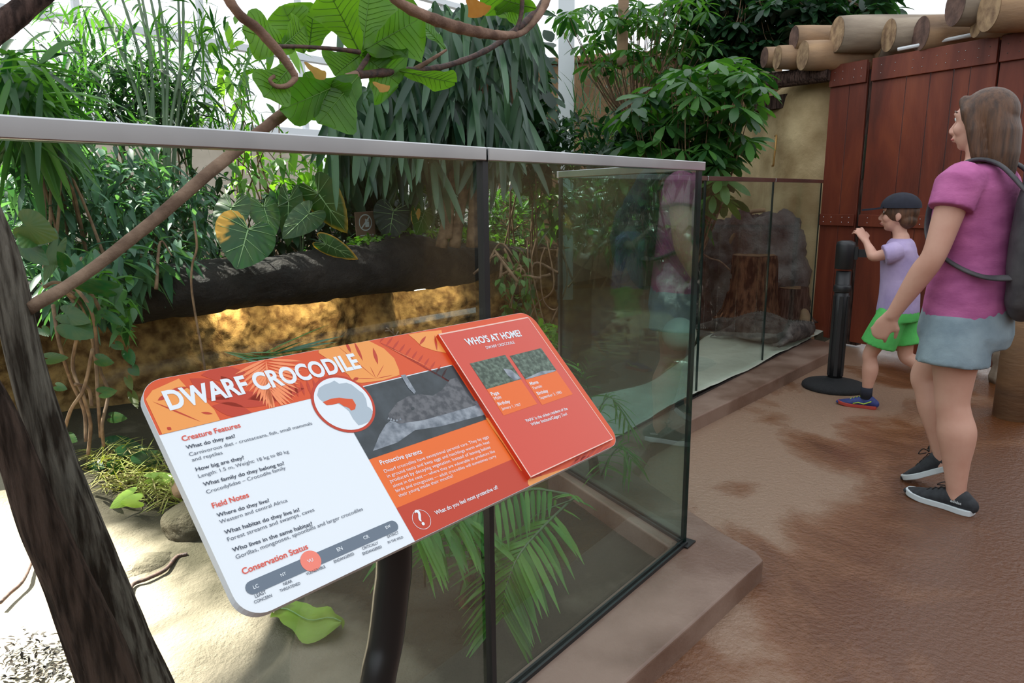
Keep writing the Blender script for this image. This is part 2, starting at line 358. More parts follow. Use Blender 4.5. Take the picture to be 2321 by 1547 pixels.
# ---------------------------------------------------------------- glass fence
def fence(name, label, a, b, glass, seal=True, joint=None, rail=True, endline=True):
    a, b = Vector(a), Vector(b); d = (b-a).normalized(); n = Vector((-d.y, d.x, 0)); Lg = (b-a).length
    t = thing(name, label, 'glass barrier', tuple((a+b)/2+Vector((0, 0, .08))), 'glass barrier panels around the crocodile pool')
    Mx = Matrix.Translation(a) @ Matrix(((d.x, n.x, 0, 0), (d.y, n.y, 0, 0), (0, 0, 1, 0), (0, 0, 0, 1)))
    m_ = MB(); m_.box((.004, -.005, .085), (Lg-.004, .005, 1.384), Mx); m_.make('glass_pane', glass, t)
    m_ = MB()
    for xx in (0, Lg-.003): m_.box((xx, -.0055, .085), (xx+.002, .0055, 1.384), Mx)
    m_.make('pane_edge', M_edge, t)
    if rail:
        m_ = MB(); m_.box((.002, -.017, 1.370), (Lg-.002, .017, 1.397), Mx); bevel(m_.make('top_rail', M_steel, t), .002)
    m_ = MB(); m_.box((0, -.012, .078), (Lg, -.005, .092), Mx); m_.box((0, .005, .078), (Lg, .012, .092), Mx); m_.make('base_seal', M_rubber, t)
    if joint is not None:
        m_ = MB(); m_.box((joint-.008, -.009, .08), (joint+.008, .009, 1.37), Mx); m_.make('joint_strip', M_rubber, t)
    return t
fence('glass_barrier', 'long front glass panel with steel rail, behind the sign', (-1.6, YF, 0), (1.112, YF, 0), M_glass)
fence('glass_barrier', 'front corner glass panel joined to its neighbour by a black strip', (1.114, YF, 0), (XC, YF, 0), M_glass, joint=0.0)
fence('glass_barrier', 'short return glass panel running back from the front corner', (XC+.003, YF+.012, 0), (XR, YB-.01, 0), M_glassg)
fence('glass_barrier', 'far glass panel beside the return, in front of the pale ball', (XR, YB, 0), (3.90, YB, 0), M_glass)
fence('glass_barrier', 'middle far glass panel in front of the crocodile head', (3.905, YB, 0), (5.0, YB, 0), M_glass)
fence('glass_barrier', 'last far glass panel ending at the red wooden gate', (5.005, YB, 0), (6.10, YB, 0), M_glass)
mb = MB(); mb.box((XC-.03, YF-.025, .078), (XC+.035, YF+.02, .086)); tag(mb.make('corner_plate', M_blackmetal, loc=(XC, YF, .08)), 'small black foot plate under the front glass corner', 'plate')
bpy.data.objects['corner_plate'].data.transform(Matrix.Translation((0, 0, 0)))

# ---------------------------------------------------------------- white post
q = Pd(1283, 300, 8.2); mb = MB(); mb.box((-.085, -.06, 0), (.085, .06, 6.2), Matrix.Translation((q.x, q.y, -.1)) @ Matrix.Rotation(R(-58), 4, 'Z'))
o = mb.make('steel_post', M_white, loc=(q.x, q.y, 0)); tag(o, 'tall white painted post rising beside the brown wall', 'post')

# ---------------------------------------------------------------- red wooden gate
GA = G(1885, 150, 2.32); GB = G(2310, 75, 2.32); GA.z = GB.z = 0
gd = (GB-GA).normalized(); gn = Vector((gd.y, -gd.x, 0));
if gn.dot(-GA) < 0: gn = -gn
def gt(px, py=400): return (PL(px, py, GA, gn)-GA).dot(gd)
GM = Matrix(((gd.x, gn.x, 0, GA.x), (gd.y, gn.y, 0, GA.y), (0, 0, 1, 0), (0, 0, 0, 1)))
def boards(t, seams, z0, z1):
    for a, b in zip(seams[:-1], seams[1:]):
        m_ = MB(); dz = rnd.uniform(-.006, .006); m_.box((a+.003, -.022, z0+dz), (b-.003, 0+rnd.uniform(-.002, .002), z1+dz), GM)
        bevel(m_.make('board', M_red, t), .003)
def gate_unit(name, label, pxs, top=2.32, handle=False):
    s = [gt(x, 150 if x > 1880 else 150) for x in pxs]; mid = GA+gd*((s[0]+s[-1])/2)
    t = thing(name, label, 'gate', (mid.x, mid.y, 0)); boards(t, s, .05, top-.02)
    for z0, z1 in ((top-.17, top), (1.02, 1.115)):
        m_ = MB(); m_.box((s[0]+.005, .0, z0), (s[-1]-.005, .025, z1), GM); bevel(m_.make('cross_batten', M_red, t), .003)
    m_ = MB()
    for z in (top-.06, top-.12, 1.05, 1.09):
        for a, b in zip(s[:-1], s[1:]):
            for k in (.3, .7): m_.ball(GM @ Vector((a+(b-a)*k, .025, z)), .004, 6, 4)
    m_.make('nail', M_steel, t)
    return t, s
gate_unit('wooden_gate', 'narrow fixed red board panel beside the ochre wall', (1885, 1929, 1970))
t, s = gate_unit('gate_leaf', 'wide red plank gate leaf with cross battens behind the child', (1979, 2057, 2111, 2163, 2201, 2262))
m_ = MB(); m_.box((s[0]-.03, -.03, 1.4), (s[0]-.012, -.02, 1.75), GM); m_.make('latch_bar', M_steel, t)
gate_unit('gate_leaf', 'red plank gate leaf cut off by the picture edge', (2265, 2330, 2390, 2460))
# dark backings added to block the bright sky in the gate slits
m_ = MB(); m_.box((s[0]-.09, -.10, .02), (s[0]+.05, -.03, 2.25), GM); q = GM @ Vector((s[0], -.06, 0)); tag(m_.make('gate_post', M_bark2, loc=(q.x, q.y, 0)), 'dark post behind the slit between the red gate panels', 'post')
m_ = MB(); m_.box((s[-1]-.05, -.10, .02), (s[-1]+.08, -.03, 2.3), GM); q = GM @ Vector((s[-1], -.06, 0)); tag(m_.make('gate_post', M_bark2, loc=(q.x, q.y, 0)), 'dark post behind the seam of the cut-off gate leaf', 'post')
q = Pd(2352, 560, 4.9); mb = MB()
mb.tube([(q.x, q.y, 0), (q.x-.01, q.y+.01, .8), (q.x+.02, q.y, 1.5), (q.x, q.y, 2.15)], [.11, .10, .09, .085], 14, nz=lambda p, a, i: 1+.12*noise.noise(p*6))
tag(mb.make('timber_post', M_log, smooth=True, loc=(q.x, q.y, 0)), 'rough orange-brown timber post at the picture edge beside the red gate', 'post')

# ---------------------------------------------------------------- logs on top
def log(label, px, py, d, r, Ln, az=-30, el=0, mat=None, end=None, group='peeled logs laid over the wall and gate'):
    c = Pd(px, py, d); dr = Vector((math.cos(R(az))*math.cos(R(el)), math.sin(R(az))*math.cos(R(el)), math.sin(R(el))))
    t = thing('log', label, 'log', tuple(c), group); m_ = MB(); n = max(6, int(Ln/.12)); sd_ = rnd.random()*50
    pts = [c+dr*(Ln*i/n) for i in range(n+1)]
    m_.tube(pts, [r*(1+.05*noise.noise(p*2+Vector((sd_, 0, 0))))*(.96 if i in (0, n) else 1) for i, p in enumerate(pts)], 22, nz=lambda p, a, i: 1+.05*noise.noise(Vector((math.cos(a), math.sin(a), i*.2+sd_))))
    m_.make('trunk', mat or M_log, t, smooth=True)
    m_ = MB(); ref = Vector((0, 0, 1)); s_ = dr.cross(ref).normalized(); u_ = s_.cross(dr)
    vv = [c-dr*.006]+[c-dr*.004+(s_*math.cos(k*math.pi/11)+u_*math.sin(k*math.pi/11))*r*.95 for k in range(22)]
    m_.add(vv, [(0, 1+k, 1+(k+1) % 22) for k in range(22)]); m_.make('cut_end', end or M_logend, t)
log('short brown log, endmost of the upper row over the ochre wall', 1800, 86, 6.75, .10, .75, -48, mat=M_log, end=M_logend2)
log('thick grey log with a cracked pale end on the upper row', 1897, 78, 6.55, .14, 1.3, -50, mat=M_loggrey)
log('pale log with a smooth round end beside the dark-ended one', 2015, 80, 6.45, .125, 1.3, -52, mat=M_loggrey)
log('log with a dark brown sawn end beside the white strip', 2088, 76, 6.30, .125, 1.5, -52, end=M_logend2)
log('small dark-ended log at the low end of the lower row', 1733, 130, 6.9, .09, .6, -48, end=M_logend2)
log('tan log with a bright round end in the lower row', 1762, 130, 6.75, .10, .7, -48)
log('long tan log on the lower row under the thick grey one', 1820, 126, 6.6, .12, 1.6, -48)
log('grey log half hidden between the upper row and the gate top', 1985, 110, 6.7, .10, 1.0, -50, mat=M_loggrey)
log('dark-ended log in the top corner, smaller-looking one of the pair', 2166, 12, 6.0, .14, 1.1, -55, mat=M_loggrey, end=M_logend2)
log('large log with a pale cracked end in the top corner', 2242, 22, 5.8, .14, 1.4, -55)
log('small pale-ended log under the top corner pair', 2214, 58, 6.0, .08, 1.2, -55, mat=M_loggrey)
log('mossy log poking out of the leaves under the lower row', 1625, 182, 7.3, .09, .9, -40, mat=M_loggrey)
a, b = Pd(1660, 195, 7.2), Pd(1885, 165, 6.7); mb = MB(); mb.tube([a, b], .07, 12)
tag(mb.make('roof_beam', M_bark2, loc=tuple(a)), 'dark beam carrying the lower row of logs', 'beam')
a, b = Pd(1700, 225, 7.45), Pd(1800, 180, 7.2); mb = MB(); mb.box((0, -.05, -.12), ((b-a).length+.3, .7, 0), Matrix.Translation(a) @ Matrix.Rotation(math.atan2((b-a).y, (b-a).x), 4, 'Z'))
tag(mb.make('roof_board', M_bark2, loc=tuple(a)), 'dark boards in the shade above the ochre wall', 'board')
a, b = Pd(2035, 112, 6.35), Pd(2270, 66, 6.2); mb = MB(); mb.tube([a, b], .014, 8)
tag(mb.make('conduit', M_white, loc=tuple(a)), 'thin white strip along the top of the red gate', 'strip')

# wall handle
a, b = Pd(1757, 308, 7.22), Pd(1750, 376, 7.22); mb = MB(); n = Vector((-.85, -.45, 0)); 
stp = [a, a+n*.07, a+n*.08-Vector((0, 0, .02)), b+n*.08+Vector((0, 0, .02)), b+n*.07, b]
mb.tube(stp, .009, 8); tag(mb.make('door_handle', pm('brass', S(190, 150, 90), rough=.4, metal=.6), smooth=True, loc=tuple(a)), 'thin tan bow handle fixed to the ochre wall', 'handle')

# ---------------------------------------------------------------- rock ledge with mud wall below
tops = [(100, 640, 4.35), (280, 640, 4.2), (420, 602, 4.0), (560, 590, 4.0), (700, 576, 4.0), (830, 560, 4.0), (930, 534, 4.0), (1000, 538, 3.98), (1050, 556, 3.95), (1092, 548, 4.02), (1140, 550, 4.1), (1183, 560, 4.2)]
bots = [(100, 745, 4.35), (280, 742, 4.2), (420, 722, 4.0), (560, 700, 4.0), (700, 690, 4.0), (830, 672, 4.0), (930, 662, 4.0), (1000, 658, 3.98), (1050, 648, 3.95), (1092, 636, 4.02), (1140, 612, 4.1), (1183, 590, 4.2)]
pts, rad = [], []
for (x, y, Y), (x2, y2, _) in zip(tops, bots):
    a, b = PY(x, y, Y), PY(x2, y2, Y); pts.append((a+b)/2+Vector((0, .12, 0))); rad.append(abs(a.z-b.z)/2)
pts = [pts[0]+Vector((-1.2, .1, 0))]+pts+[pts[-1]+Vector((.12, .6, -.02))]; rad = [rad[0]]+rad+[.1]
q = spline([tuple(p)+(r,) for p, r in zip(pts, rad)], 16)
mb = MB(); mb.tube([p[:3] for p in q], [(.2+.25*p[3], p[3]*1.0) for p in q], 44, ref=(0, 0, 1), nz=lambda p, a, i: 1+.13*noise.noise(p*3.2)+.10*noise.noise(p*9)+.05*noise.noise(p*24))
o = mb.make('rock_ledge', M_ledge, smooth=True, loc=tuple(pts[5])); tag(o, 'long black overhanging rockwork ledge above the lit tan mud wall', 'rock ledge')
LEDGE = [Vector(p[:3])+Vector((0, 0, p[3])) for p in q]
def mudf(a, b):
    x = .6+a*4.9; y = 4.42+.10*math.sin(x*2.1)+.05*math.sin(x*5+1)
    px = 3.62; y -= .26*math.exp(-((x-px)/.16)**2)
    y -= .3*max(0, x-4.6)
    z = -.4+b*1.18
    y += .05*noise.noise((x*3, z*3, 1))+.035*noise.noise((x*9, z*9, 2))+.02*noise.noise((x*22, z*26, 2))
    y -= .15*(1-b)
    return (x, y, z)
mv, mf = displace_grid(330, 80, mudf); tag(mk('wall_mud', mv, mf, M_mud, smooth=True), kind='structure')
# soil bed behind the ledge
def soilf(a, b):
    x = -2.5+a*8.6; y = 4.25+b*3.4
    return (x, y, .78+.06*noise.noise((x*2, y*2, 0))+.03*noise.noise((x*7, y*7, 0))-(.5*max(0, b-.9)*10 if b > .9 else 0))
sv, sf = displace_grid(90, 50, soilf); tag(mk('floor_bed', sv, sf, M_soil, smooth=True), kind='structure')
# rock face closing the right end of the bed
def endf(a, b):
    y = 4.1+a*3.6; z = -.3+b*1.15; x = 5.0+.35*math.sin(a*2)+.15*noise.noise((y*2, z*2, 3))+.06*noise.noise((y*7, z*7, 3))+.1*(1-b)
    return (x, y, z)
sv, sf = displace_grid(70, 40, endf); tag(mk('wall_rock', sv, sf, M_ledge, smooth=True), kind='structure')
def bankf(a, b):   # far bank of the pool
    x = 5.2+a*6; y = 6.0-a*2.6+b*2.6; z = -.15+1.0*min(1, b*2.2)**.8+.12*noise.noise((x*1.5, y*1.5, 0))+.05*noise.noise((x*6, y*6, 0))
    return (x, y, z)
sv, sf = displace_grid(90, 50, bankf); tag(mk('floor_bank', sv, sf, M_soil, smooth=True), kind='structure')

# lamps under the ledge
def strip(label, x0, x1, Y, z, e):
    t = thing('strip_light', label, 'lamp', ((x0+x1)/2, Y, z), 'strip lights under the rock ledge')
    m_ = MB(); m_.box((x0, Y-.015, z-.012), (x1, Y+.015, z+.012)); m_.make('light_tube', emis('warm_tube', (1, .93, .78, 1), 14), t)
    m_ = MB(); m_.box((x0-.02, Y-.02, z+.012), (x1+.02, Y+.02, z+.022)); m_.make('housing', M_blackmetal, t)
    ld = bpy.data.lights.new('strip_lamp', 'AREA'); ld.shape = 'RECTANGLE'; ld.size = x1-x0; ld.size_y = .03; ld.energy = e; ld.color = (1, .80, .50)
    lo_ = bpy.data.objects.new('strip_lamp', ld); col.objects.link(lo_); lo_.parent = t; lo_.location = (0, .02, -.02); lo_.rotation_euler = (R(28), 0, 0)
za = PY(560, 706, 4.1).z; zb_ = PY(700, 692, 4.1).z; zc = PY(1000, 668, 4.1).z
strip('warm strip light at the dark end under the black ledge', PY(515, 706, 4.12).x, PY(590, 706, 4.12).x, 4.2, za+.03, 1.5)
strip('warm strip light at the middle under the black ledge', PY(660, 692, 4.12).x, PY(790, 688, 4.12).x, 4.2, zb_+.03, 2.4)
strip('warm strip light near the bulge, hidden under the ledge', PY(950, 665, 4.12).x, PY(1070, 660, 4.12).x, 4.22, zc+.06, 2.2)

# ================================================================== INFORMATION SIGN
SC_ = .345
e1 = Vector((1, -.012, -.016)).normalized(); nn = Vector((.003, -.713, .704)).normalized(); e2 = nn.cross(e1).normalized(); nn = e1.cross(e2).normalized()
SO = CAM+SC_*Vector((2.248, 2.384, -1.057)); HW, HH = 2.38*SC_/2, SC_/2
SM = Matrix(((e1.x, e2.x, nn.x, SO.x), (e1.y, e2.y, nn.y, SO.y), (e1.z, e2.z, nn.z, SO.z), (0, 0, 0, 1)))
def uv(px, py, h=0.0):
    p = PL(px, py, SO+nn*h, nn)-SO; return (p.dot(e1), p.dot(e2))
def rrect(w_, h_, r, n=8, cx=0, cy=0):
    o_ = []
    for (sx_, sy_, a0) in ((1, 1, 0), (-1, 1, 90), (-1, -1, 180), (1, -1, 270)):
        for k in range(n+1):
            a = R(a0+90*k/n); o_.append((cx+sx_*(w_-r)+r*math.cos(a), cy+sy_*(h_-r)+r*math.sin(a)))
    return o_
def clip(poly, cl):
    out = list(poly)
    for i in range(len(cl)):
        a, b = cl[i], cl[(i+1) % len(cl)]; inp, out = out, []
        side = lambda p: (b[0]-a[0])*(p[1]-a[1])-(b[1]-a[1])*(p[0]-a[0])
        for j in range(len(inp)):
            p, q = inp[j-1], inp[j]; sp, sq = side(p), side(q)
            if sp*sq < 0:
                t = sp/(sp-sq); out.append((p[0]+(q[0]-p[0])*t, p[1]+(q[1]-p[1])*t))
            if sq >= 0: out.append(q)
        if not out: return []
    return out
sign = thing('information_sign', 'slanted orange and white dwarf crocodile sign on a curved black post', 'sign', (SO.x+.06, SO.y-.02, 0))
def pr(name, c, rough=.32, **k): return pm(name, c, rough=rough, spec=.35, **k)
I_white = pr('print_white', (.78, .82, .86, 1)); I_header = pr('print_header', S(216, 82, 36)); I_dark = pr('print_dark_orange', S(190, 60, 34)); I_orange = pr('print_orange', S(232, 106, 36))
I_light = pr('print_light_orange', S(238, 154, 78)); I_salmon = pr('print_salmon', S(242, 142, 92)); I_grey = pr('print_grey', S(104, 116, 130)); I_map = pr('print_map_grey', S(172, 184, 194))
I_text = pr('print_text', S(84, 92, 106)); I_bold = pr('print_bold_text', S(56, 64, 80)); I_red = pr('print_red', S(220, 84, 66)); I_panel = pr('print_panel_red', S(208, 62, 34), rough=.12, coat=.4)
I_photo = pm('print_photo_dark', S(34, 42, 46), S(64, 72, 78), scale=26, rough=.3, lo=.4, hi=.75); I_croc = pm('print_photo_animal', S(96, 96, 100), S(58, 60, 66), scale=90, rough=.3, lo=.4, hi=.6)
I_pebble = pm('print_photo_stone', S(150, 156, 164), S(92, 100, 110), scale=60, rough=.3); I_green = pm('print_photo_green', S(44, 62, 44), S(104, 122, 104), scale=120, rough=.25, lo=.42, hi=.68)
class Flat:
    def __init__(s, h): s.v = []; s.f = []; s.h = h
    def poly(s, pts):
        if len(pts) < 3: return
        n = len(s.v); s.v += [SM @ Vector((p[0], p[1], s.h)) for p in pts]; s.f.append(tuple(range(n, n+len(pts))))
    def make(s, name, mat, parent):
        if s.v: return mk(name, s.v, s.f, mat, parent)
def U(pts, h=0): return [uv(x, y, h) for x, y in pts]
# slab
mb = MB(); rr_ = rrect(HW, HH, .034)
mb.v = []; mb.prism(rr_, -.014, 0); mb.v = [tuple(SM @ Vector(p)) for p in mb.v]; brd = mb.make('sign_board', I_white, sign)
mb = MB(); mb.prism(rrect(HW-.004, HH-.004, .03), -.020, -.0142); mb.v = [tuple(SM @ Vector(p)) for p in mb.v]; mb.make('backing_plate', M_blackmetal, sign)
L1, L2, L3, L4 = .0003, .0006, .0009, .0012
inner = rrect(HW-.0005, HH-.0005, .0335)
hb = (uv(400, 972)[1]+uv(720, 903)[1])/2
ubl = uv(878, 1100)[0]; ub0 = uv(835, 1041)[0]
hdr = clip(inner, [(-HW-.1, hb), (HW+.1, hb), (HW+.1, HH+.1), (-HW-.1, HH+.1)])
uR = uv(836, 1041)[0]                                  # left edge of the photo column
uP = uv(1098, 940)[0]; vP0 = uv(836, 1041)[1]; vP1 = uv(860, 868)[1]; vT = uv(960, 1100)[1]
vTx = (uv(892, 1131)[1]+uv(1165, 1058)[1])/2
F = Flat(L1); F.poly(hdr)
F.poly(clip(inner, [(uP-.002, -HH-.1), (HW+.1, -HH-.1), (HW+.1, hb), (uP-.002, hb)])); F.make('header_print', I_header, sign)
F = Flat(L1); F.poly(clip(inner, [(uR, vTx), (uP+.02, vTx), (uP+.02, vP0), (uR, vP0)])); F.make('orange_print', I_orange, sign)
F = Flat(L1+.00005); F.poly(clip(inner, [(uR, -HH-.1), (uP+.04, -HH-.1), (uP+.04, vTx), (uR, vTx)])); F.make('question_print', I_dark, sign)
# photograph of a crocodile
F = Flat(L2); F.poly([(uR, vP0), (uP, vP0), (uP, vP1), (uR, vP1)]); F.make('photo_background', I_photo, sign)
F = Flat(L2+.0002); F.poly(U([(874, 962), (900, 942), (955, 948), (1010, 930), (1080, 908), (1098, 940), (1000, 966), (940, 975), (900, 1003), (845, 1022), (860, 985)])); F.make('photo_rock', I_pebble, sign)
F = Flat(L2+.0004); F.poly(U([(878, 950), (880, 938), (900, 912), (925, 898), (950, 893), (980, 897), (1000, 885), (1020, 860), (1035, 856), (1060, 895), (1080, 918), (1020, 935), (960, 952), (905, 960)])); F.make('photo_crocodile', I_croc, sign)
F = Flat(L2+.0006)
for x, y in ((880, 948), (886, 950), (892, 952), (899, 952), (907, 950), (884, 955), (891, 958)): F.poly(U([(x, y-3), (x+3, y+3), (x-3, y+3)]))
F.poly(U([(908, 851), (918, 849), (942, 888), (938, 893), (925, 880)])); F.make('photo_teeth', I_pebble, sign)
F = Flat(L2+.0006); F.poly([(a+uv(935, 926)[0], b+uv(935, 926)[1]) for a, b in [(.004*math.cos(k), .003*math.sin(k)) for k in range(6)]]); F.make('photo_eye', I_photo, sign)
# decorative leaves
Fd, Fl, Fs = Flat(L2), Flat(L2+.0001), Flat(L2+.0002); Fk = Flat(L2+.0003)
def blob(F_, pts, cl=hdr): F_.poly(clip(pts, cl))
def leafpoly(a, b, wd, n=8, k=1.0):
    a, b = Vector(a), Vector(b); d = b-a; s_ = Vector((-d.y, d.x)).normalized()*wd
    up_ = [a+d*(i/n)+s_*math.sin(math.pi*(i/n)**k) for i in range(n+1)]; dn = [a+d*(i/n)-s_*math.sin(math.pi*(i/n)**k) for i in range(n-1, 0, -1)]
    p = [(q.x, q.y) for q in up_+dn]
    ar = sum(p[i-1][0]*p[i][1]-p[i][0]*p[i-1][1] for i in range(len(p)))
    return p if ar > 0 else p[::-1]
def ccw(p):
    ar = sum(p[i-1][0]*p[i][1]-p[i][0]*p[i-1][1] for i in range(len(p))); return p if ar > 0 else p[::-1]
blob(Fd, leafpoly(uv(430, 858), uv(520, 905), .016)); blob(Fd, leafpoly(uv(455, 850), uv(560, 845), .014)); blob(Fd, leafpoly(uv(480, 920), uv(570, 935), .012)); blob(Fd, leafpoly(uv(470, 905), uv(640, 905), .014))
blob(Fd, leafpoly(uv(560, 905), uv(690, 880), .012)); blob(Fd, leafpoly(uv(500, 852), uv(545, 895), .010))
blob(Fl, ccw(U([(330, 905), (345, 885), (405, 858), (425, 880), (462, 905), (485, 928), (500, 955), (420, 985), (370, 990)])))
for a, b, w_ in (((382, 887), (427, 877), .003), ((357, 908), (380, 895), .003), ((380, 975), (386, 968), .003), ((455, 935), (482, 938), .002)): blob(Fk, leafpoly(uv(*a), uv(*b), w_))
blob(Fk, leafpoly(uv(345, 910), uv(455, 956), .0012))
# palm fan
c0 = uv(602, 815); c1 = uv(612, 905); mdv = Vector(c1)-Vector(c0)
for i in range(13):
    f_ = i/12; b_ = Vector(c0)+mdv*(f_*.75)
    for sgn in (-1, 1):
        ang = R(15+62*f_); dr = Vector((sgn*math.cos(ang), -math.sin(ang)*1)); Lf = .058*(1-.25*f_)
        blob(Fs, leafpoly((b_.x, b_.y), tuple(b_+dr*Lf), .0026, 5))
blob(Fs, leafpoly(c0, tuple(Vector(c1)+mdv*.12), .0028))
# split leaf
mon = [(722, 790), (742, 778), (790, 776), (835, 772), (870, 790), (893, 812), (904, 838), (905, 850), (866, 862), (820, 868), (800, 866), (790, 850), (740, 812), (722, 800)]
blob(Fl, ccw(U(mon)))
for a, b, w_ in (((783, 775), (795, 800), .003), ((802, 774), (822, 818), .003), ((845, 788), (856, 826), .0035), ((800, 862), (812, 856), .003)): blob(Fk, leafpoly(uv(*a), uv(*b), w_))
for a, b in (((762, 782), (852, 858)), ((852, 858), (870, 826)), ((852, 858), (890, 850)), ((852, 858), (800, 858)), ((852, 858), (838, 830))): blob(Fk, leafpoly(uv(*a), uv(*b), .0006))
# dark frond right of it
for i in range(11):
    f_ = i/10; p = Vector(uv(860, 776)).lerp(Vector(uv(1000, 856)), f_)
    for sgn in (-1, 1):
        blob(Fd, leafpoly(tuple(p), tuple(p+Vector((.026, sgn*.020-.004))), .0020, 5), cl=inner)
blob(Fs, leafpoly(uv(860, 778), uv(985, 838), .0006))
for i in range(8):
    p = Vector(uv(662+i*14, 903-i*3)); blob(Fd, leafpoly(tuple(p), tuple(p+Vector((.006, .026))), .0024, 5))
blob(Fl, ccw(U([(925, 758), (960, 752), (1000, 748), (1010, 790), (1022, 802), (985, 795), (955, 785), (940, 770)])))
for a, b in (((950, 782), (965, 762)), ((985, 760), (990, 795))): blob(Fk, leafpoly(uv(*a), uv(*b), .0026))
rb = clip(inner, [(uP-.002, -HH-.1), (HW+.1, -HH-.1), (HW+.1, HH+.1), (uP-.002, HH+.1)])
blob(Fl, ccw(U([(1098, 946), (1110, 948), (1170, 1030), (1205, 1085), (1300, 1055), (1400, 1005), (1400, 1030), (1300, 1070), (1200, 1105), (1196, 1100), (1196, 1076), (1180, 1066), (1140, 1005)])), rb)
for i in range(6): blob(Fd, leafpoly(uv(1300+i*14, 1050-i*5), uv(1322+i*15, 1020-i*3), .0026), rb)
blob(Fd, leafpoly(uv(1290, 1058), uv(1335, 1032), .006), rb)
Fd.make('leaf_print_dark', I_dark, sign); 
for f_ in Fl.f:
    F = Flat(0); F.v = [Fl.v[i] for i in f_]; F.f = [tuple(range(len(f_)))]; F.make('leaf_print_light', I_light, sign)
Fs.make('leaf_print_salmon', I_salmon, sign); Fk.make('leaf_print_detail', I_dark, sign)
# map medallion
mc = uv(779, 914); mr = (uv(848, 908)[0]-uv(709, 920)[0])/2
def circ(r, n=48): return [(mc[0]+r*math.cos(2*math.pi*k/n), mc[1]+r*math.sin(2*math.pi*k/n)) for k in range(n)]
F = Flat(L3); F.poly(circ(mr)); F.make('map_ring', I_dark, sign)
F = Flat(L3+.0002); F.poly(circ(mr*.915)); F.make('map_sea', I_white, sign)
disc = circ(mr*.912)
F = Flat(L3+.0004)
afr = U([(748, 868), (757, 863), (768, 870), (785, 868), (796, 872), (812, 885), (822, 892), (829, 905), (832, 922), (838, 925), (846, 935), (838, 955), (822, 962), (812, 964), (800, 950), (790, 932), (778, 922), (764, 914), (750, 918), (735, 914), (724, 905), (718, 896), (722, 880), (735, 872)])
F.poly(clip(ccw(afr), disc)); F.make('map_land', I_map, sign)
F = Flat(L3+.0006); F.poly(ccw(U([(731, 912), (750, 904), (768, 902), (784, 904), (798, 905), (806, 918), (804, 928), (795, 931), (790, 925), (778, 921), (768, 914), (752, 918), (740, 919)]))); F.make('map_range', I_header, sign)
# status bar
def T(s, p0, p1, mat, bold=0, h=L3, hscale=1.0, parent=None, name='lettering', acc=None, hh=0.0, slope=True):
    a, b = Vector(uv(*p0, hh)), Vector(uv(*p1, hh)); wd = (b-a).length
    cu = bpy.data.curves.new(name, 'FONT'); cu.body = s; cu.size = 1; cu.offset = bold; cu.resolution_u = 4
    ob = bpy.data.objects.new(name, cu); col.objects.link(ob)
    dg = bpy.context.evaluated_depsgraph_get(); me = bpy.data.meshes.new_from_object(ob.evaluated_get(dg))
    bpy.data.objects.remove(ob)
    xs_ = [v.co.x for v in me.vertices]; x0, x1 = min(xs_), max(xs_); sc_ = wd/(x1-x0); d = (b-a)/wd; pp = Vector((-d.y, d.x))
    vv = []
    for v in me.vertices:
        q = a+d*((v.co.x-x0)*sc_)+pp*(v.co.y*sc_*hscale); vv.append(SM @ Vector((q.x, q.y, hh+h)))
    acc[mat.name][0].append((vv, [tuple(p.vertices) for p in me.polygons]))
from collections import defaultdict
ACC = {}
def acc_t(s, p0, p1, mat, bold=0, key=None, h=L3, hscale=1.0, hh=0.0):
    key = (key or mat.name, len(ACC)); ACC.setdefault(key, ([], mat)); tmp = {mat.name: ACC[key]}
    T(s, p0, p1, mat, bold, h, hscale, acc=tmp, hh=hh)
F = Flat(L2)
b0, b1 = Vector(uv(572, 1331)), Vector(uv(890, 1192)); db = (b1-b0).normalized(); pb = Vector((-db.y, db.x)); hr = .0085
F.poly([tuple(b0+pb*-hr*math.sin(t)*-1-db*hr*math.cos(t)*1) for t in [math.pi/2-math.pi*k/8 for k in range(9)]][::-1] and
       ccw([tuple(b0-db*hr*math.cos(t)+pb*hr*math.sin(t)) for t in [-math.pi/2+math.pi*k/8 for k in range(9)]]+[tuple(b1+db*hr*math.cos(t)+pb*hr*math.sin(t)) for t in [math.pi/2-math.pi*k/8 for k in range(9)]]))
F.make('status_bar', I_grey, sign)
F = Flat(L3); cc = uv(704, 1271); F.poly([(cc[0]+.014*math.cos(k*math.pi/12), cc[1]+.014*math.sin(k*math.pi/12)) for k in range(24)]); F.make('status_marker', pr('print_marker', S(240, 130, 112)), sign)
for s, p0, p1 in (('LC', (575, 1335), (587, 1330)), ('NT', (637, 1307), (649, 1302)), ('EN', (765, 1250), (777, 1245)), ('CR', (825, 1223), (837, 1218)), ('EW', (875, 1199), (886, 1194))):
    acc_t(s, p0, p1, I_white, .012, 'status_letters')
acc_t('VU', (698, 1276), (710, 1271), I_white, .012, 'status_letters', h=L4)
for s, p0, p1 in (('LEAST', (579, 1355), (604, 1344)), ('CONCERN', (577, 1368), (617, 1352)), ('NEAR', (643, 1327), (663, 1319)), ('THREATENED', (635, 1342), (681, 1324)), ('VULNERABLE', (695, 1304), (738, 1286)),
                  ('ENDANGERED', (758, 1276), (803, 1257)), ('CRITICALLY', (822, 1246), (858, 1232)), ('ENDANGERED', (823, 1258), (866, 1241)), ('EXTINCT', (879, 1219), (904, 1209)), ('IN THE WILD', (880, 1232), (914, 1219))):
    acc_t(s, p0, p1, I_text, .008, 'status_captions', hscale=1.15)
acc_t('DWARF CROCODILE', (384, 929), (819, 833), I_white, .034, 'title', h=L4, hscale=1.25)
for s, p0, p1 in (('Creature Features', (414, 1000), (546, 968)), ('Field Notes', (483, 1152), (565, 1126)), ('Conservation Status', (551, 1302), (699, 1243))): acc_t(s, p0, p1, I_red, .016, 'red_headings')
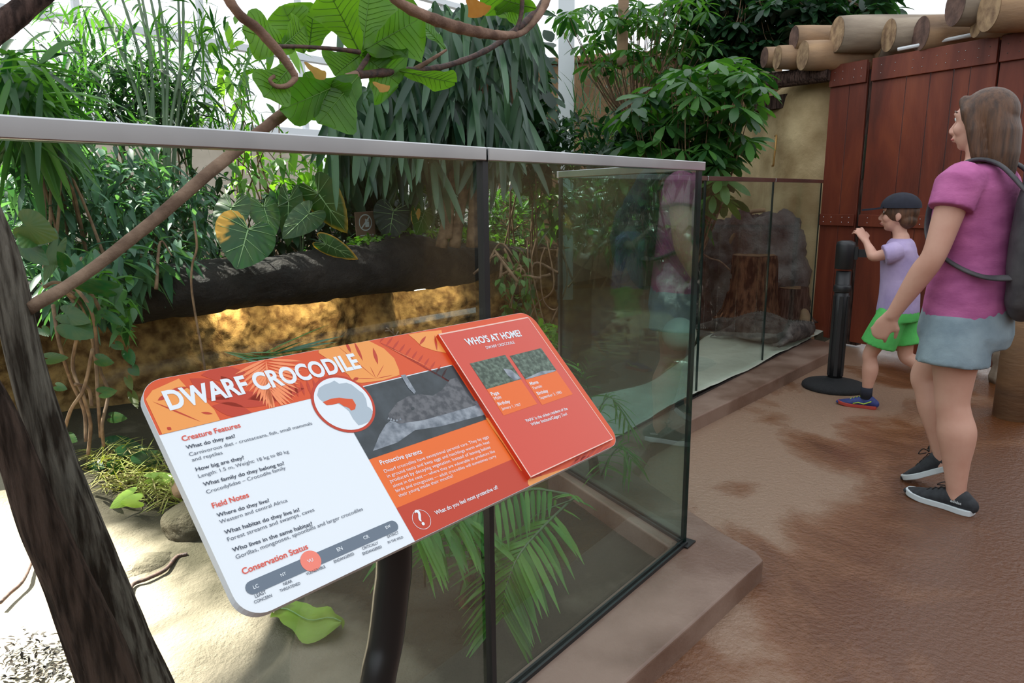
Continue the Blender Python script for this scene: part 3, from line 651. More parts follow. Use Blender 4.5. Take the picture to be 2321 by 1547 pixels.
for s, p0, p1 in (('What do they eat?', (423, 1018), (534, 991)), ('How big are they?', (445, 1068), (554, 1040)), ('What family do they belong to?', (462, 1102), (645, 1053)), ('Where do they live?', (493, 1172), (611, 1137)),
                  ('What habitat do they live in?', (510, 1211), (680, 1158)), ('Who lives in the same habitat?', (528, 1251), (709, 1190))): acc_t(s, p0, p1, I_bold, .012, 'question_lettering', hscale=.86)
for s, p0, p1 in (('Carnivorous diet - crustaceans, fish, small mammals', (430, 1034), (708, 962)), ('and reptiles', (436, 1046), (505, 1029)), ('Length: 1.5 m, Weight: 18 kg to 80 kg', (451, 1083), (655, 1026)),
                  ('Crocodylidae \u2013 Crocodile family', (469, 1119), (648, 1063)), ('Western and central Africa', (499, 1187), (652, 1137)), ('Forest streams and swamps, caves', (517, 1227), (713, 1158)),
                  ('Gorillas, mongooses, spoonbills and larger crocodiles', (536, 1267), (823, 1156))): acc_t(s, p0, p1, I_text, -.002, 'answer_lettering', hscale=.86)
acc_t('Protective parents', (863, 1054), (957, 1027), I_white, .014, 'white_lettering')
for i, (s, x1, y1) in enumerate((('Dwarf crocodiles have exceptional parental care. They lay eggs', 1108, 992), ('in ground nests and keep eggs and hatchlings warm with heat', 1110, 1004), ('produced by decaying vegetation. Instead of leaving babies', 1112, 1016),
        ('alone in the nest \u2014 where they are vulnerable to predators like', 1122, 1025), ('birds and mongooses \u2014 adult crocodiles will sometimes carry', 1125, 1036), ('their young inside their mouths!', 1027, 1081))):
    acc_t(s, (872+i*6.5, 1072+i*11.0), (x1, y1), I_white, -.002, 'white_lettering', hscale=.88)
acc_t('What do you feel most protective of?', (988, 1167), (1129, 1107), I_white, .014, 'white_lettering')
acc_t('?', (956, 1191), (966, 1186.5), I_white, .012, 'white_lettering')
F = Flat(L2+.0002); qc = Vector(uv(955, 1177)); n = 32
for k in range(n):
    a, b = 2*math.pi*k/n, 2*math.pi*(k+1)/n; F.poly([(qc.x+r*math.cos(t), qc.y+r*math.sin(t)) for r, t in ((.0150, a), (.0157, a), (.0157, b), (.0150, b))])
F.make('question_ring', I_white, sign)
# raised insert panel
PH = .009
q4 = [uv(*p, PH) for p in ((990, 752), (1198, 722), (1395, 998), (1199, 1077))]
u0 = (q4[0][0]+q4[3][0])/2; u1 = (q4[1][0]+q4[2][0])/2; v1 = (q4[0][1]+q4[1][1])/2; v0 = (q4[2][1]+q4[3][1])/2
mb = MB(); mb.prism([(u0, v0), (u1, v0), (u1, v1), (u0, v1)], L1, PH); mb.v = [tuple(SM @ Vector(p)) for p in mb.v]; ins = mb.make('insert_panel', I_panel, sign)
F = Flat(PH+.0003)
for a in ((u0, v1-.003, u1, v1), (u0, v0, u0+.0025, v1), (u1-.002, v0, u1, v1), (u0, v0, u1, v0+.002)): F.poly([(a[0], a[1]), (a[2], a[1]), (a[2], a[3]), (a[0], a[3])])
F.make('panel_edge', pr('print_edge', S(240, 190, 175), rough=.15), sign)
def quad(h, pts, name, mat):
    q = U(pts, PH); us = [p[0] for p in q]; F = Flat(PH+h); a0, a1 = (q[0][0]+q[3][0])/2, (q[1][0]+q[2][0])/2; b1_, b0_ = (q[0][1]+q[1][1])/2, (q[2][1]+q[3][1])/2
    F.poly([(a0, b0_), (a1, b0_), (a1, b1_), (a0, b1_)]); F.make(name, mat, sign)
quad(.0003, [(1100, 879), (1180, 860), (1220, 918), (1140, 938)], 'panel_box', I_orange); quad(.0003, [(1190, 859), (1259, 840), (1300, 892), (1228, 918)], 'panel_box', I_orange)
quad(.0004, [(1064, 822), (1147, 805), (1182, 862), (1100, 879)], 'panel_photo', I_green); quad(.0004, [(1155, 804), (1230, 790), (1259, 840), (1189, 859)], 'panel_photo', I_green)
F = Flat(PH+.0007); F.poly(ccw(U([(1140, 835), (1158, 838), (1182, 858), (1165, 862), (1150, 850)], PH))); F.poly(ccw(U([(1190, 858), (1225, 842), (1258, 838), (1259, 841), (1192, 860)], PH))); F.make('photo_water', I_pebble, sign)
pk = dict(key='panel_lettering', h=.0006, hh=PH)
acc_t("WHO'S AT HOME?", (1060, 783), (1184, 761), I_white, .03, hscale=1.15, **pk); acc_t('DWARF CROCODILE', (1103, 791), (1167, 778), I_white, .01, **pk)
for s, p0, p1, b in (('Papa', (1115, 897), (1132, 893), .015), ('Male', (1122, 907), (1137, 902), 0), ('Birthday', (1130, 919), (1157, 912), .015), ('January 1, 1967', (1138, 929), (1181, 919), 0),
                     ('Mama', (1203, 873), (1221, 868), .015), ('Female', (1210, 883), (1229, 877), 0), ('Birthday', (1219, 895), (1243, 888), .015), ('September 3, 1985', (1225, 905), (1274, 891), 0),
                     ("'PAPA' is the oldest resident of the", (1193, 957), (1287, 928), .012), ('Wilder Institute/Calgary Zoo!', (1205, 965), (1286, 940), .012)): acc_t(s, p0, p1, I_white, b, **pk)
for key, (lst, mat) in ACC.items():
    mb = MB()
    for vv, ff in lst: mb.add(vv, ff)
    mb.make(key[0], mat, sign)
# post
mb = MB(); pc = PY(902, 1240, SO.y-.03)
x0, y0 = SO.x-.045, SO.y-.01
bend = [(PY(893, 1250, .86), .026), (PY(886, 1350, .865), .0268), (PY(874, 1450, .865), .0275), (PY(855, 1547, .86), .0285)]
sp = [Vector((bend[0][0].x+.005, .87, SO.z-.03))]+[b[0] for b in bend]; base_x = bend[-1][0].x-.02
sp += [Vector((base_x-.01, .86, .35)), Vector((base_x-.01, .86, .081))]
q = spline([tuple(p) for p in sp], 8); mb.tube(q, .031, 24, ref=(0, 1, 0)); mb.make('sign_post', M_blackmetal, sign, smooth=True)
mb = MB(); mb.box((-.07, -.05, -.028), (.07, .05, -.0202), SM @ Matrix.Translation((-.06, 0, 0))); mb.make('mounting_plate', M_blackmetal, sign)
mb = MB(); mb.tube([(base_x-.01, .86, .08), (base_x-.01, .86, .09)], .06, 24); mb.make('post_base', M_blackmetal, sign)

# no-hands sign on the ledge
na, nb, nc, nd = [PY(x, y, 4.35) for x, y in ((804, 481), (848, 478), (852, 537), (809, 541))]
c = (na+nb+nc+nd)/4; ux = ((nb-na)+(nc-nd)).normalized(); uz = ((na-nd)+(nb-nc)).normalized(); un = ux.cross(uz).normalized(); uz = un.cross(ux)
if un.dot(CAM-c) < 0: un = -un
NM = Matrix(((ux.x, uz.x, un.x, c.x), (ux.y, uz.y, un.y, c.y), (ux.z, uz.z, un.z, c.z), (0, 0, 0, 1))); hw, hh_ = (nb-na).length/2, (na-nd).length/2
t = thing('warning_sign', 'small brown no-touching sign with a crossed-out hand on the ledge', 'sign', tuple(c-uz*(hh_+.04)))
mb = MB(); mb.box((-hw, -hh_, -.008), (hw, hh_, 0), NM); bevel(mb.make('sign_plate', pm('brown_sign', S(148, 116, 98), rough=.5), t), .003)
mb = MB(); mb.box((-.012, -hh_-.16, -.014), (.012, 0, -.008), NM); mb.make('stake', M_steel, t)
mb = MB(); cy_ = hh_*.18; r_ = hw*.68
def flatq(pts, z): mb.add([NM @ Vector((p[0], p[1], z)) for p in pts], [tuple(range(len(pts)))])
for k in range(28):
    a, b = 2*math.pi*k/28, 2*math.pi*(k+1)/28; flatq([(r*math.cos(t_), cy_+r*math.sin(t_)) for r, t_ in ((r_*.86, a), (r_, a), (r_, b), (r_*.86, b))], .001)
s45 = .707; flatq([(-s45*r_*.9-.004, cy_-s45*r_*.9+.004), (-s45*r_*.9+.004, cy_-s45*r_*.9-.004), (s45*r_*.9+.004, cy_+s45*r_*.9-.004), (s45*r_*.9-.004, cy_+s45*r_*.9+.004)], .0014)
for i in range(4):
    flatq([(-.002+i*.010, cy_-.0+i*.004), (.005+i*.010, cy_+i*.004), (.005+i*.010, cy_+.028-i*.003), (-.002+i*.010, cy_+.028-i*.003)], .0012)
flatq([(-.004, cy_-.034), (.034, cy_-.034), (.036, cy_+.006), (-.002, cy_+.004)], .0011); flatq([(-hw*.62, -hh_*.82), (hw*.5, -hh_*.82), (hw*.5, -hh_*.76), (-hw*.62, -hh_*.76)], .001)
flatq([(hw*.6, -hh_*.85), (hw*.78, -hh_*.85), (hw*.69, -hh_*.7)], .001)
mb.make('pictogram', I_white, t)

# ================================================================== PLANTS
def template(ts, ws, fold=.12, cols=3):
    v, f = [], []
    for t, w_ in zip(ts, ws):
        for c in range(cols):
            y = (c/(cols-1)-.5)*2*w_; v.append((t, y*.5, abs(y)*fold))
    for i in range(len(ts)-1):
        for c in range(cols-1): f.append((i*cols+c, (i+1)*cols+c, (i+1)*cols+c+1, i*cols+c+1))
    return np.array(v), np.array(f)
TL = template([0, .12, .35, .6, .82, 1], [.06, .55, 1, .9, .5, .03])
TS = template([0, .4, .75, 1], [.1, 1, .7, .04])
TSTRAP = template([0, .1, .25, .45, .65, .82, .94, 1], [.3, .7, .95, 1, .95, .75, .4, .03], fold=.18)
TO = template([0, .2, .45, .7, .9, 1], [.1, .5, .9, 1, .65, .1], fold=.08)
TN = template([0, .3, .7, 1], [.6, 1, .8, .05], fold=.2)
def norm(a): return a/np.maximum(np.linalg.norm(a, axis=1, keepdims=True), 1e-9)
def leaves(name, mat, parent, tp, base, dr, L, W, droop=.2, upv=None, tone=None, loc=None):
    base = np.asarray(base, float); dr = norm(np.asarray(dr, float)); n = len(base)
    L = np.broadcast_to(np.asarray(L, float), (n,)); W = np.broadcast_to(np.asarray(W, float), (n,)); droop = np.broadcast_to(np.asarray(droop, float), (n,))
    upv = np.tile([0, 0, 1.], (n, 1)) if upv is None else np.asarray(upv, float)
    upv = upv+nrs.normal(0, .25, (n, 3))
    sd_ = norm(np.cross(upv, dr)); nr = np.cross(dr, sd_)
    tv, tf = tp; m_ = len(tv)
    x, y, z = tv[:, 0], tv[:, 1], tv[:, 2]
    P = base[:, None, :]+dr[:, None, :]*(L[:, None]*(x-.0))[:, :, None]+sd_[:, None, :]*(W[:, None]*y)[:, :, None]+nr[:, None, :]*((W[:, None]*z))[:, :, None]
    P[:, :, 2] -= (droop*L)[:, None]*x**2
    F_ = (tf[None, :, :]+(np.arange(n)*m_)[:, None, None]).reshape(-1, 4)
    tone = nrs.rand(n) if tone is None else np.broadcast_to(np.asarray(tone, float), (n,))
    return mk(name, P.reshape(-1, 3), F_, mat, parent, True, np.repeat(tone, m_), loc)
def rdir(n, bias=(0, 0, 0), s=1.0): return norm(nrs.normal(0, s, (n, 3))+np.array(bias))
def in_poly(px, py, poly):
    c = False; j = len(poly)-1
    for i in range(len(poly)):
        xi, yi = poly[i]; xj, yj = poly[j]
        if (yi > py) != (yj > py) and px < (xj-xi)*(py-yi)/(yj-yi)+xi: c = not c
        j = i
    return c
def fill(poly, n, d0, d1, plane=None):
    xs_ = [p[0] for p in poly]; ys_ = [p[1] for p in poly]; out = []
    while len(out) < n:
        x, y = rnd.uniform(min(xs_), max(xs_)), rnd.uniform(min(ys_), max(ys_))
        if in_poly(x, y, poly): out.append(tuple((PY if plane else Pd)(x, y, rnd.uniform(d0, d1))))
    return np.array(out)
def clumpy(P, k=.25, s=.6, keep=.0):
    m_ = np.array([noise.noise(Vector(p)*s*2.2) > keep for p in P]); return P[m_]
def bush(name, label, poly, n, d0, d1, mat, tp, L, W, bias=(0, -.3, -.2), droop=.3, cat='plant', group=None, clump=None, stems=8, stem_mat=None, ls=.3, root_z=.75, plane=None):
    P = fill(poly, n, d0, d1, plane)
    if clump is not None: P = clumpy(P, s=1.2, keep=clump)
    c = P.mean(axis=0); t = thing(name, label, cat, (c[0], c[1], root_z), group)
    k = len(P); leaves('leaves', mat, t, tp, P, rdir(k, bias), L*(1+ls*nrs.uniform(-1, 1, k)), W*(1+ls*nrs.uniform(-1, 1, k)), droop)
    if stems:
        m_ = MB()
        for i in range(stems):
            e = Vector(P[rnd.randrange(k)]); b = Vector((c[0]+rnd.uniform(-.3, .3), c[1]+rnd.uniform(-.3, .3), root_z)); mid = (b+e)/2+Vector((rnd.uniform(-.1, .1), rnd.uniform(-.1, .1), .15))
            stube(m_, [b, mid, e], [.010, .007, .003], 6, 5)
        m_.make('stems', stem_mat or M_vine, t, smooth=True)
    return t
def whorls(name, label, centers, mat, nl=8, L=.16, W=.055, cat='plant', root=None, tilt=.35, droop=.25, face=None, stems=True, tp=TO, tone=None, dim=.0):
    root = root or tuple(np.mean(centers, axis=0)); t = thing(name, label, cat, root); B, D, LL, WW, UP = [], [], [], [], []
    for c in centers:
        c = Vector(c); ax = Vector((rnd.gauss(0, .3), rnd.gauss(0, .3), 1)); 
        if face: ax += Vector(face)
        ax.normalize(); a0 = rnd.random()*6.28; u_ = ax.orthogonal().normalized(); w_ = ax.cross(u_); s_ = rnd.uniform(.75, 1.2)
        for k in range(nl):
            a = a0+2*math.pi*k/nl+rnd.uniform(-.15, .15); d = u_*math.cos(a)+w_*math.sin(a)+ax*(rnd.uniform(-.5, .1)-tilt*.3)
            B.append(tuple(c+d*.015)); D.append(tuple(d)); LL.append(L*s_*rnd.uniform(.8, 1.15)); WW.append(W*s_); UP.append(tuple(ax))
    leaves('leaves', mat, t, tp, B, D, LL, WW, droop, UP, tone)
    if stems:
        m_ = MB(); r_ = Vector(root)
        for c in centers[::2]:
            c = Vector(c); stube(m_, [c, c.lerp(r_, .15)-Vector((0, 0, .07)), c.lerp(r_, .5)-Vector((0, 0, .1)), r_], [.003, .004, .006, .010], 5, 5)
        m_.make('stems', M_vine, t, smooth=True)
    return t

# ---- the tree on the sand
YT = 1.5
def TP(x, y, Y=YT): return PY(x, y, Y)
tree = thing('fig_tree', 'leaning grey tree trunk with a fork rising from the sand behind the glass', 'tree', (TP(330, 1547).x+.06, YT, 0))
def bark_nz(seed, amp=1.0):
    return lambda p, a, i: 1+amp*(.07*noise.noise(Vector((math.cos(a)*2.2+seed, math.sin(a)*2.2, p.z*2.0)))+.05*abs(noise.noise(Vector((math.cos(a)*7+seed, math.sin(a)*7, p.z*3.5))))*2+.03*noise.noise(Vector((math.cos(a)*17, math.sin(a)*17+seed, p.z*11))))
mb = MB(); sc1 = 1/ (FPX)
def wpx(w_, x, y, Y=YT): return (TP(x+w_/2, y, Y)-TP(x-w_/2, y, Y)).length/2
tr = [(-150, 180, 78), (-60, 420, 84), (8, 600, 92), (54, 800, 88), (98, 960, 98), (148, 1120, 112), (212, 1300, 128), (292, 1547, 160), (335, 1680, 185)]
q = spline([tuple(TP(x, y, YT+.04))+(wpx(w_*.93, x, y),) for x, y, w_ in tr], 26)
mb.tube([p[:3] for p in q], [p[3] for p in q], 96, nz=bark_nz(1)); mb.make('trunk', M_bark, tree, smooth=True)
mb = MB(); tr = [(-190, 560, 80), (-110, 760, 86), (-25, 900, 92), (40, 1040, 96), (100, 1200, 104), (160, 1330, 110), (230, 1500, 120), (290, 1660, 120)]
q = spline([tuple(TP(x, y, YT-.03))+(wpx(w_*.9, x, y),) for x, y, w_ in tr], 24)
mb.tube([p[:3] for p in q], [p[3] for p in q], 72, nz=bark_nz(5)); mb.make('side_trunk', M_bark2, tree, smooth=True)
def limb(ctrl, mat, parent, name='branch', seg=14, n=8, knob=.0):
    m_ = MB(); q = spline([tuple(PY(x, y, Y))+((PY(x+w_/2, y, Y)-PY(x-w_/2, y, Y)).length/2,) for x, y, w_, Y in ctrl], n)
    m_.tube([p[:3] for p in q], [p[3]*(1+(knob if i % 5 == 0 else 0)) for i, p in enumerate(q)], seg, nz=lambda p, a, i: 1+.10*noise.noise(p*40)); return m_.make(name, mat, parent, smooth=True)
limb([(62, 700, 36, 1.52), (180, 630, 30, 1.56), (330, 515, 29, 1.6), (470, 395, 27, 1.64), (600, 290, 23, 1.68), (720, 205, 20, 1.70), (808, 170, 17, 1.72)], M_branch, tree)
limb([(808, 170, 15, 1.72), (900, 162, 12, 1.74), (1000, 152, 9, 1.76), (1090, 120, 8, 1.78), (1150, 82, 8, 1.8), (1232, 8, 10, 1.8), (1260, -60, 10, 1.8)], M_twig, tree, knob=.22)
limb([(808, 170, 11, 1.72), (840, 120, 8, 1.74), (880, 60, 8, 1.74), (915, 15, 9, 1.74), (930, -40, 9, 1.74)], M_twig, tree, knob=.2)
limb([(930, 162, 9, 1.75), (970, 140, 7, 1.74), (1012, 113, 4, 1.73)], M_branch, tree, 'twig', 8)
limb([(495, -40, 20, 1.6), (540, 30, 20, 1.6), (580, 62, 20, 1.6), (625, 110, 19, 1.6), (662, 160, 15, 1.6), (668, 178, 12, 1.6), (650, 194, 10, 1.6), (625, 195, 9, 1.6), (612, 182, 8, 1.6), (622, 172, 7, 1.6)], M_branch, tree, knob=.08)
limb([(625, 105, 9, 1.6), (690, 106, 7, 1.62), (770, 112, 8, 1.64), (815, 118, 9, 1.65)], M_twig, tree, 'twig', 8)
limb([(870, -30, 17, 1.55), (915, 12, 17, 1.55), (1000, 50, 18, 1.58), (1080, 72, 16, 1.6), (1140, 80, 12, 1.63), (1190, 70, 8, 1.65), (1230, 20, 10, 1.66), (1250, -30, 10, 1.66)], M_branch, tree, knob=.12)
limb([(1165, 75, 6, 1.64), (1180, 40, 6, 1.64), (1185, -20, 6, 1.64)], M_twig, tree, 'twig', 8)
limb([(-160, 200, 80, 1.45), (-40, 90, 72, 1.45), (40, 30, 58, 1.45), (110, -25, 50, 1.45), (200, -80, 44, 1.45)], M_bark2, tree, 'branch', 28)
# fiddle shaped leaves
def outline_leaf(acc, vacc, B, Tt, wpx_, prof, roll=0, cup=.1, waves=.03, tone=.3, veins=7, edge=None):
    B, Tt = Vector(B), Vector(Tt); d = Tt-B; Lg = d.length; d.normalize(); vw = (CAM-B).normalized(); s_ = d.cross(vw).normalized(); n_ = s_.cross(d)
    rm = Matrix.Rotation(R(roll), 3, d); s_, n_ = rm @ s_, rm @ n_
    nt, nc = 16, 8; vv, tones = [], []
    for i in range(nt+1):
        t = i/nt; w_ = np.interp(t, prof[0], prof[1])*wpx_
        for c in range(-nc//2, nc//2+1):
            y = c/(nc/2); z = cup*wpx_*abs(y)*.6-cup*Lg*.6*(t-.4)**2+waves*wpx_*math.sin(t*17+y*3)*abs(y)
            vv.append(B+d*(t*Lg)+s_*(y*w_*(1+.04*math.sin(t*23+c)))+n_*z)
            tones.append(edge(t, y) if edge else tone+.15*noise.noise(Vector((t*4, y*3, tone*9))))
    ff = [(i*(nc+1)+c, (i+1)*(nc+1)+c, (i+1)*(nc+1)+c+1, i*(nc+1)+c+1) for i in range(nt) for c in range(nc)]
    n0 = len(acc.v); acc.v += [tuple(p) for p in vv]; acc.f += [tuple(k+n0 for k in q_) for q_ in ff]; acc.t += tones
    def at(t, y):
        i = min(int(t*nt), nt-1); f_ = t*nt-i; c = (y+1)*nc/2; ci = min(int(c), nc-1); g = c-ci
        a = vv[i*(nc+1)+ci].lerp(vv[(i+1)*(nc+1)+ci], f_); b = vv[i*(nc+1)+ci+1].lerp(vv[(i+1)*(nc+1)+ci+1], f_); return a.lerp(b, g)
    off = n_*(.0012 if n_.dot(vw) > 0 else -.0012)
    vacc.tube([at(k/12, 0)+off for k in range(13)], [.0022*(1-.6*k/12) for k in range(13)], 5)
    for k in range(1, veins+1):
        t0 = .1+.78*k/(veins+1)
        for sg in (-1, 1): vacc.tube([at(min(1, t0+.16*j/4), sg*j/4*.9)+off for j in range(5)], [.0010*(1-.5*j/4) for j in range(5)], 4)
FID = ([0, .08, .25, .42, .6, .78, .9, 1], [.05, .28, .42, .5, .78, 1, .78, .12])
fa, fv = MB(), MB()
for bx, by, tx, ty, w_, Y, roll, tn in ((812, 172, 722, 278, 62, 1.66, 10, .25), (800, 176, 640, 250, 46, 1.70, -25, .2), (660, 150, 600, 218, 44, 1.66, 0, .35), (668, 112, 552, 66, 50, 1.68, 25, .5), (690, 120, 640, 12, 46, 1.72, -15, .65),
      (700, 118, 712, 8, 52, 1.74, 10, .55), (815, 118, 740, -30, 50, 1.66, 10, .75), (822, 112, 838, -20, 52, 1.70, -10, .6), (826, 112, 956, 40, 58, 1.72, 15, .4), (820, 122, 905, 190, 55, 1.76, -20, .3), (815, 125, 758, 170, 50, 1.76, 20, .45), (905, 160, 1034, 190, 22, 1.70, 35, .6),
      (845, 160, 850, 95, 50, 1.78, 0, .3), (1120, 20, 1190, 10, 30, 1.72, 10, .5), (1215, 20, 1090, -15, 30, 1.7, -20, .55), (1010, 112, 945, 40, 30, 1.8, 60, .2), (640, 105, 690, 60, 34, 1.66, 20, .6), (690, 165, 768, 250, 50, 1.72, 15, .25)):
    B = PY(bx, by, Y); Tt = PY(tx, ty, Y+rnd.uniform(-.08, .06)); W_ = (PY(tx+w_, ty, Y)-PY(tx, ty, Y)).length
    outline_leaf(fa, fv, B, Tt, W_, FID, roll, cup=.12, waves=.07, tone=tn)
fa.make('leaves', L_fig, tree, smooth=True, tone=True); fv.make('leaf_veins', leafmat('fig_vein', S(96, 140, 50), S(120, 160, 70), trans=.3), tree, smooth=True)
dl = leafmat('leaf_brown', S(150, 92, 50), S(190, 150, 120), trans=.3)
fa, fv = MB(), MB(); outline_leaf(fa, fv, PY(690, 140, 1.62), PY(738, 178, 1.6), .03, FID, 60, tone=.8, veins=3); outline_leaf(fa, fv, PY(1060, -10, 1.6), PY(1095, 36, 1.6), .045, FID, 30, tone=.2, veins=3); outline_leaf(fa, fv, PY(845, 185, 1.66), PY(880, 206, 1.66), .02, FID, 40, tone=.9, veins=3)
fa.make('dry_leaves', dl, tree, smooth=True, tone=True)

# ---- heart leaves on the ledge
HO = [(0, .0), (.05, .13), (.15, .30), (.28, .37), (.42, .30), (.51, .10), (.52, -.14), (.45, -.40), (.33, -.64), (.17, -.86), (0, -1.02)]
def heart(acc, vacc, A, Tt, wd, roll=0, edge=None, tone=.1, cup=.12, pitchn=0):
    A, Tt = Vector(A), Vector(Tt); d = (Tt-A); Lg = d.length/1.02; d.normalize(); vw = (CAM-A).normalized(); s_ = d.cross(vw).normalized(); n_ = s_.cross(d)
    rm = Matrix.Rotation(R(roll), 3, d); s_, n_ = rm @ s_, rm @ n_; o_ = spline(HO, 4); full = o_+[(-x, y) for x, y in o_[-2:0:-1]]
    rings = 7; vv, tt, m_ = [], [], len(full)
    for r in range(rings+1):
        f_ = r/rings
        for k, (x, y) in enumerate(full):
            X, Y_ = x*f_, y*f_; a = abs(X); rip = .012*math.sin(k*1.9)*f_*f_
            vv.append(A+s_*(X*wd/1.04*(1))-d*(Y_*Lg)+n_*(-cup*(X*X*2.2+max(0, -Y_)**2*.35)*wd+rip*wd)); tt.append(edge(X, Y_, f_) if edge else max(0, tone*.35+.03*noise.noise(Vector((X*5, Y_*5, tone*7)))))
    n0 = len(acc.v); acc.v += [tuple(p) for p in vv]; acc.t += tt
    acc.f += [(n0+r*m_+k, n0+r*m_+(k+1) % m_, n0+(r+1)*m_+(k+1) % m_, n0+(r+1)*m_+k) for r in range(rings) for k in range(m_)]
    off = n_*(.0025 if n_.dot(vw) > 0 else -.0025)
    def P(k, f_): 
        r = min(int(f_*rings), rings-1); g = f_*rings-r; return vv[r*m_+k].lerp(vv[(r+1)*m_+k], g)+off
    L_ = len(o_)
    vs_ = [L_-1]+[int(L_*q_) for q_ in (.22, .36, .48, .6, .72, .84)]; vs_ += [m_-k for k in vs_[1:]]
    tip = L_-1
    for k in vs_:
        st = 0.0 if k == tip or k < L_*.55 or k > m_-L_*.55 else None
        if st is None:
            kk = k if k <= tip else m_-k; f0 = (kk/L_-.5)*1.2; a0 = P(tip, max(.02, f0)); e = P(k, .95); vacc.tube([a0.lerp(e, j/4)+n_*0 for j in range(5)], [wd*.008*(1-.6*j/4) for j in range(5)], 4)
        else:
            vacc.tube([P(k, .02+.93*j/5) for j in range(6)], [wd*(.016 if k == tip else .010)*(1-.7*j/5) for j in range(6)], 5)
def heartplant(name, label, specs, root=None, d=3.9, mat=None, cat='plant'):
    a, v_ = MB(), MB(); s_ = MB(); pts = []
    for sp in specs:
        ax, ay, tx, ty, wp, dd, dt, roll = sp[:8]; ed = sp[8] if len(sp) > 8 else None; tn = sp[9] if len(sp) > 9 else .1
        A = PY(ax, ay, dd); Tt = PY(tx, ty, dd+dt); wd = wp/FPX*(A-CAM).dot(fw); heart(a, v_, A, Tt, wd, roll, ed, tn); pts.append(A)
    rt_ = Vector(root) if root else Vector((sum(p.x for p in pts)/len(pts), max(p.y for p in pts)+.2, .8))
    for A in pts: stube(s_, [A, (A*.6+rt_*.4)+Vector((0, .05, .08)), rt_], [.004, .005, .007], 6, 6)
    t = thing(name, label, cat, tuple(rt_)); a.make('leaf_blades', mat or L_heart, t, smooth=True, tone=True); v_.make('leaf_veins', M_vein, t, smooth=True); s_.make('petioles', M_culm, t, smooth=True)
    return t
def yedge(X, Y_, f_):
    n_ = .10*noise.noise(Vector((X*9, Y_*9, 2)))+.05*noise.noise(Vector((X*25, Y_*25, 2)))
    if X > .0 and Y_ > -.45 and f_ > .62+.35*max(0, -Y_)+n_*1.6+(.25 if Y_ > .3 and X < .1 else 0): return .95
    return .02+.02*noise.noise(Vector((X*4, Y_*4, 0)))
heartplant('heart_leaf_plant', 'big dark heart-shaped leaf with a yellow scorched edge drooping over the ledge', [(562, 520, 538, 608, 133, 3.86, -.13, -8, yedge)])
heartplant('heart_leaf_plant', 'pair of upright green heart leaves behind the yellow-edged one', [(525, 470, 500, 560, 80, 4.1, -.1, 25), (598, 470, 620, 540, 72, 4.1, -.1, -25), (655, 455, 650, 560, 70, 4.3, 0, 40)])
def oedge(X, Y_, f_): return .42 if f_ > .9 and Y_ < .1 else .04+.03*noise.noise(Vector((X*4, Y_*4, 0)))
heartplant('heart_leaf_plant', 'drooping heart leaf with an orange rim between the big leaf and the brown sign', [(722, 438, 786, 530, 95, 4.1, -.1, 30, oedge), (700, 485, 640, 540, 70, 4.1, 0, 20)])
heartplant('heart_leaf_plant', 'dark upright veined leaves beside the brown sign', [(892, 478, 880, 545, 92, 4.15, 0, 10, None, .02), (905, 505, 935, 560, 60, 4.2, 0, -20, None, .05)], mat=L_dark)
heartplant('heart_leaf_plant', 'bright pale-veined leaf near the sheltered tree trunks', [(962, 478, 945, 532, 66, 4.0, -.05, -35, None, .32)], mat=L_bright)
heartplant('heart_leaf_plant', 'long yellow-green leaf slanting above the bright pale-veined leaf', [(950, 425, 1035, 472, 34, 4.1, 0, 62, oedge, .3)])
def redge(X, Y_, f_): return .8 if f_ > .93 else .03
heartplant('heart_leaf_plant', 'small heart leaf with a pale rim lying on top of the ledge', [(740, 553, 812, 588, 46, 4.0, -.12, 15, redge)])
heartplant('heart_leaf_plant', 'yellow-orange withered leaf beside the bright veined one', [(942, 482, 938, 512, 22, 4.0, 0, 10, lambda a, b, c_: .9)])

# ---- bamboo
culms = [(258, -60, 345, 300), (300, -60, 350, 300), (190, -60, 330, 285), (312, -60, 345, 300), (330, -60, 372, 300), (350, -60, 378, 290), (415, -60, 385, 300), (402, -60, 388, 420), (20, 30, 300, 330), (100, 30, 310, 330), (440, 90, 400, 330)]
bt = thing('bamboo', 'clump of thin grey-green bamboo culms fanning up over the rail', 'bamboo', tuple(Pd(375, 500, 5.6)))
for i, (x0_, y0_, x1_, y1_) in enumerate(culms):
    m_ = MB(); a = Pd(x0_, y0_, 5.9); b = Pd(x1_, y1_, 5.6); c = Pd(360+i*4, 520, 5.6); q = spline([tuple(a), tuple((a+b)/2+Vector((.04, 0, 0))), tuple(b), tuple(c)], 12)
    r0 = .014 if i < 8 else .006
    m_.tube(q, [r0*(.55+.6*k/len(q))*(1.25 if k % 6 == 0 else 1) for k in range(len(q))], 8); m_.make('culm', M_culm, bt, smooth=True)
P = fill([(60, 0), (560, 0), (600, 300), (60, 260)], 1300, 5.3, 6.8); P = clumpy(P, s=1.6, keep=.06)
leaves('leaves', L_mid, bt, TS, P, rdir(len(P), (0, 0, -.35)), .20*(1+.4*nrs.uniform(-1, 1, len(P))), .022, .35)

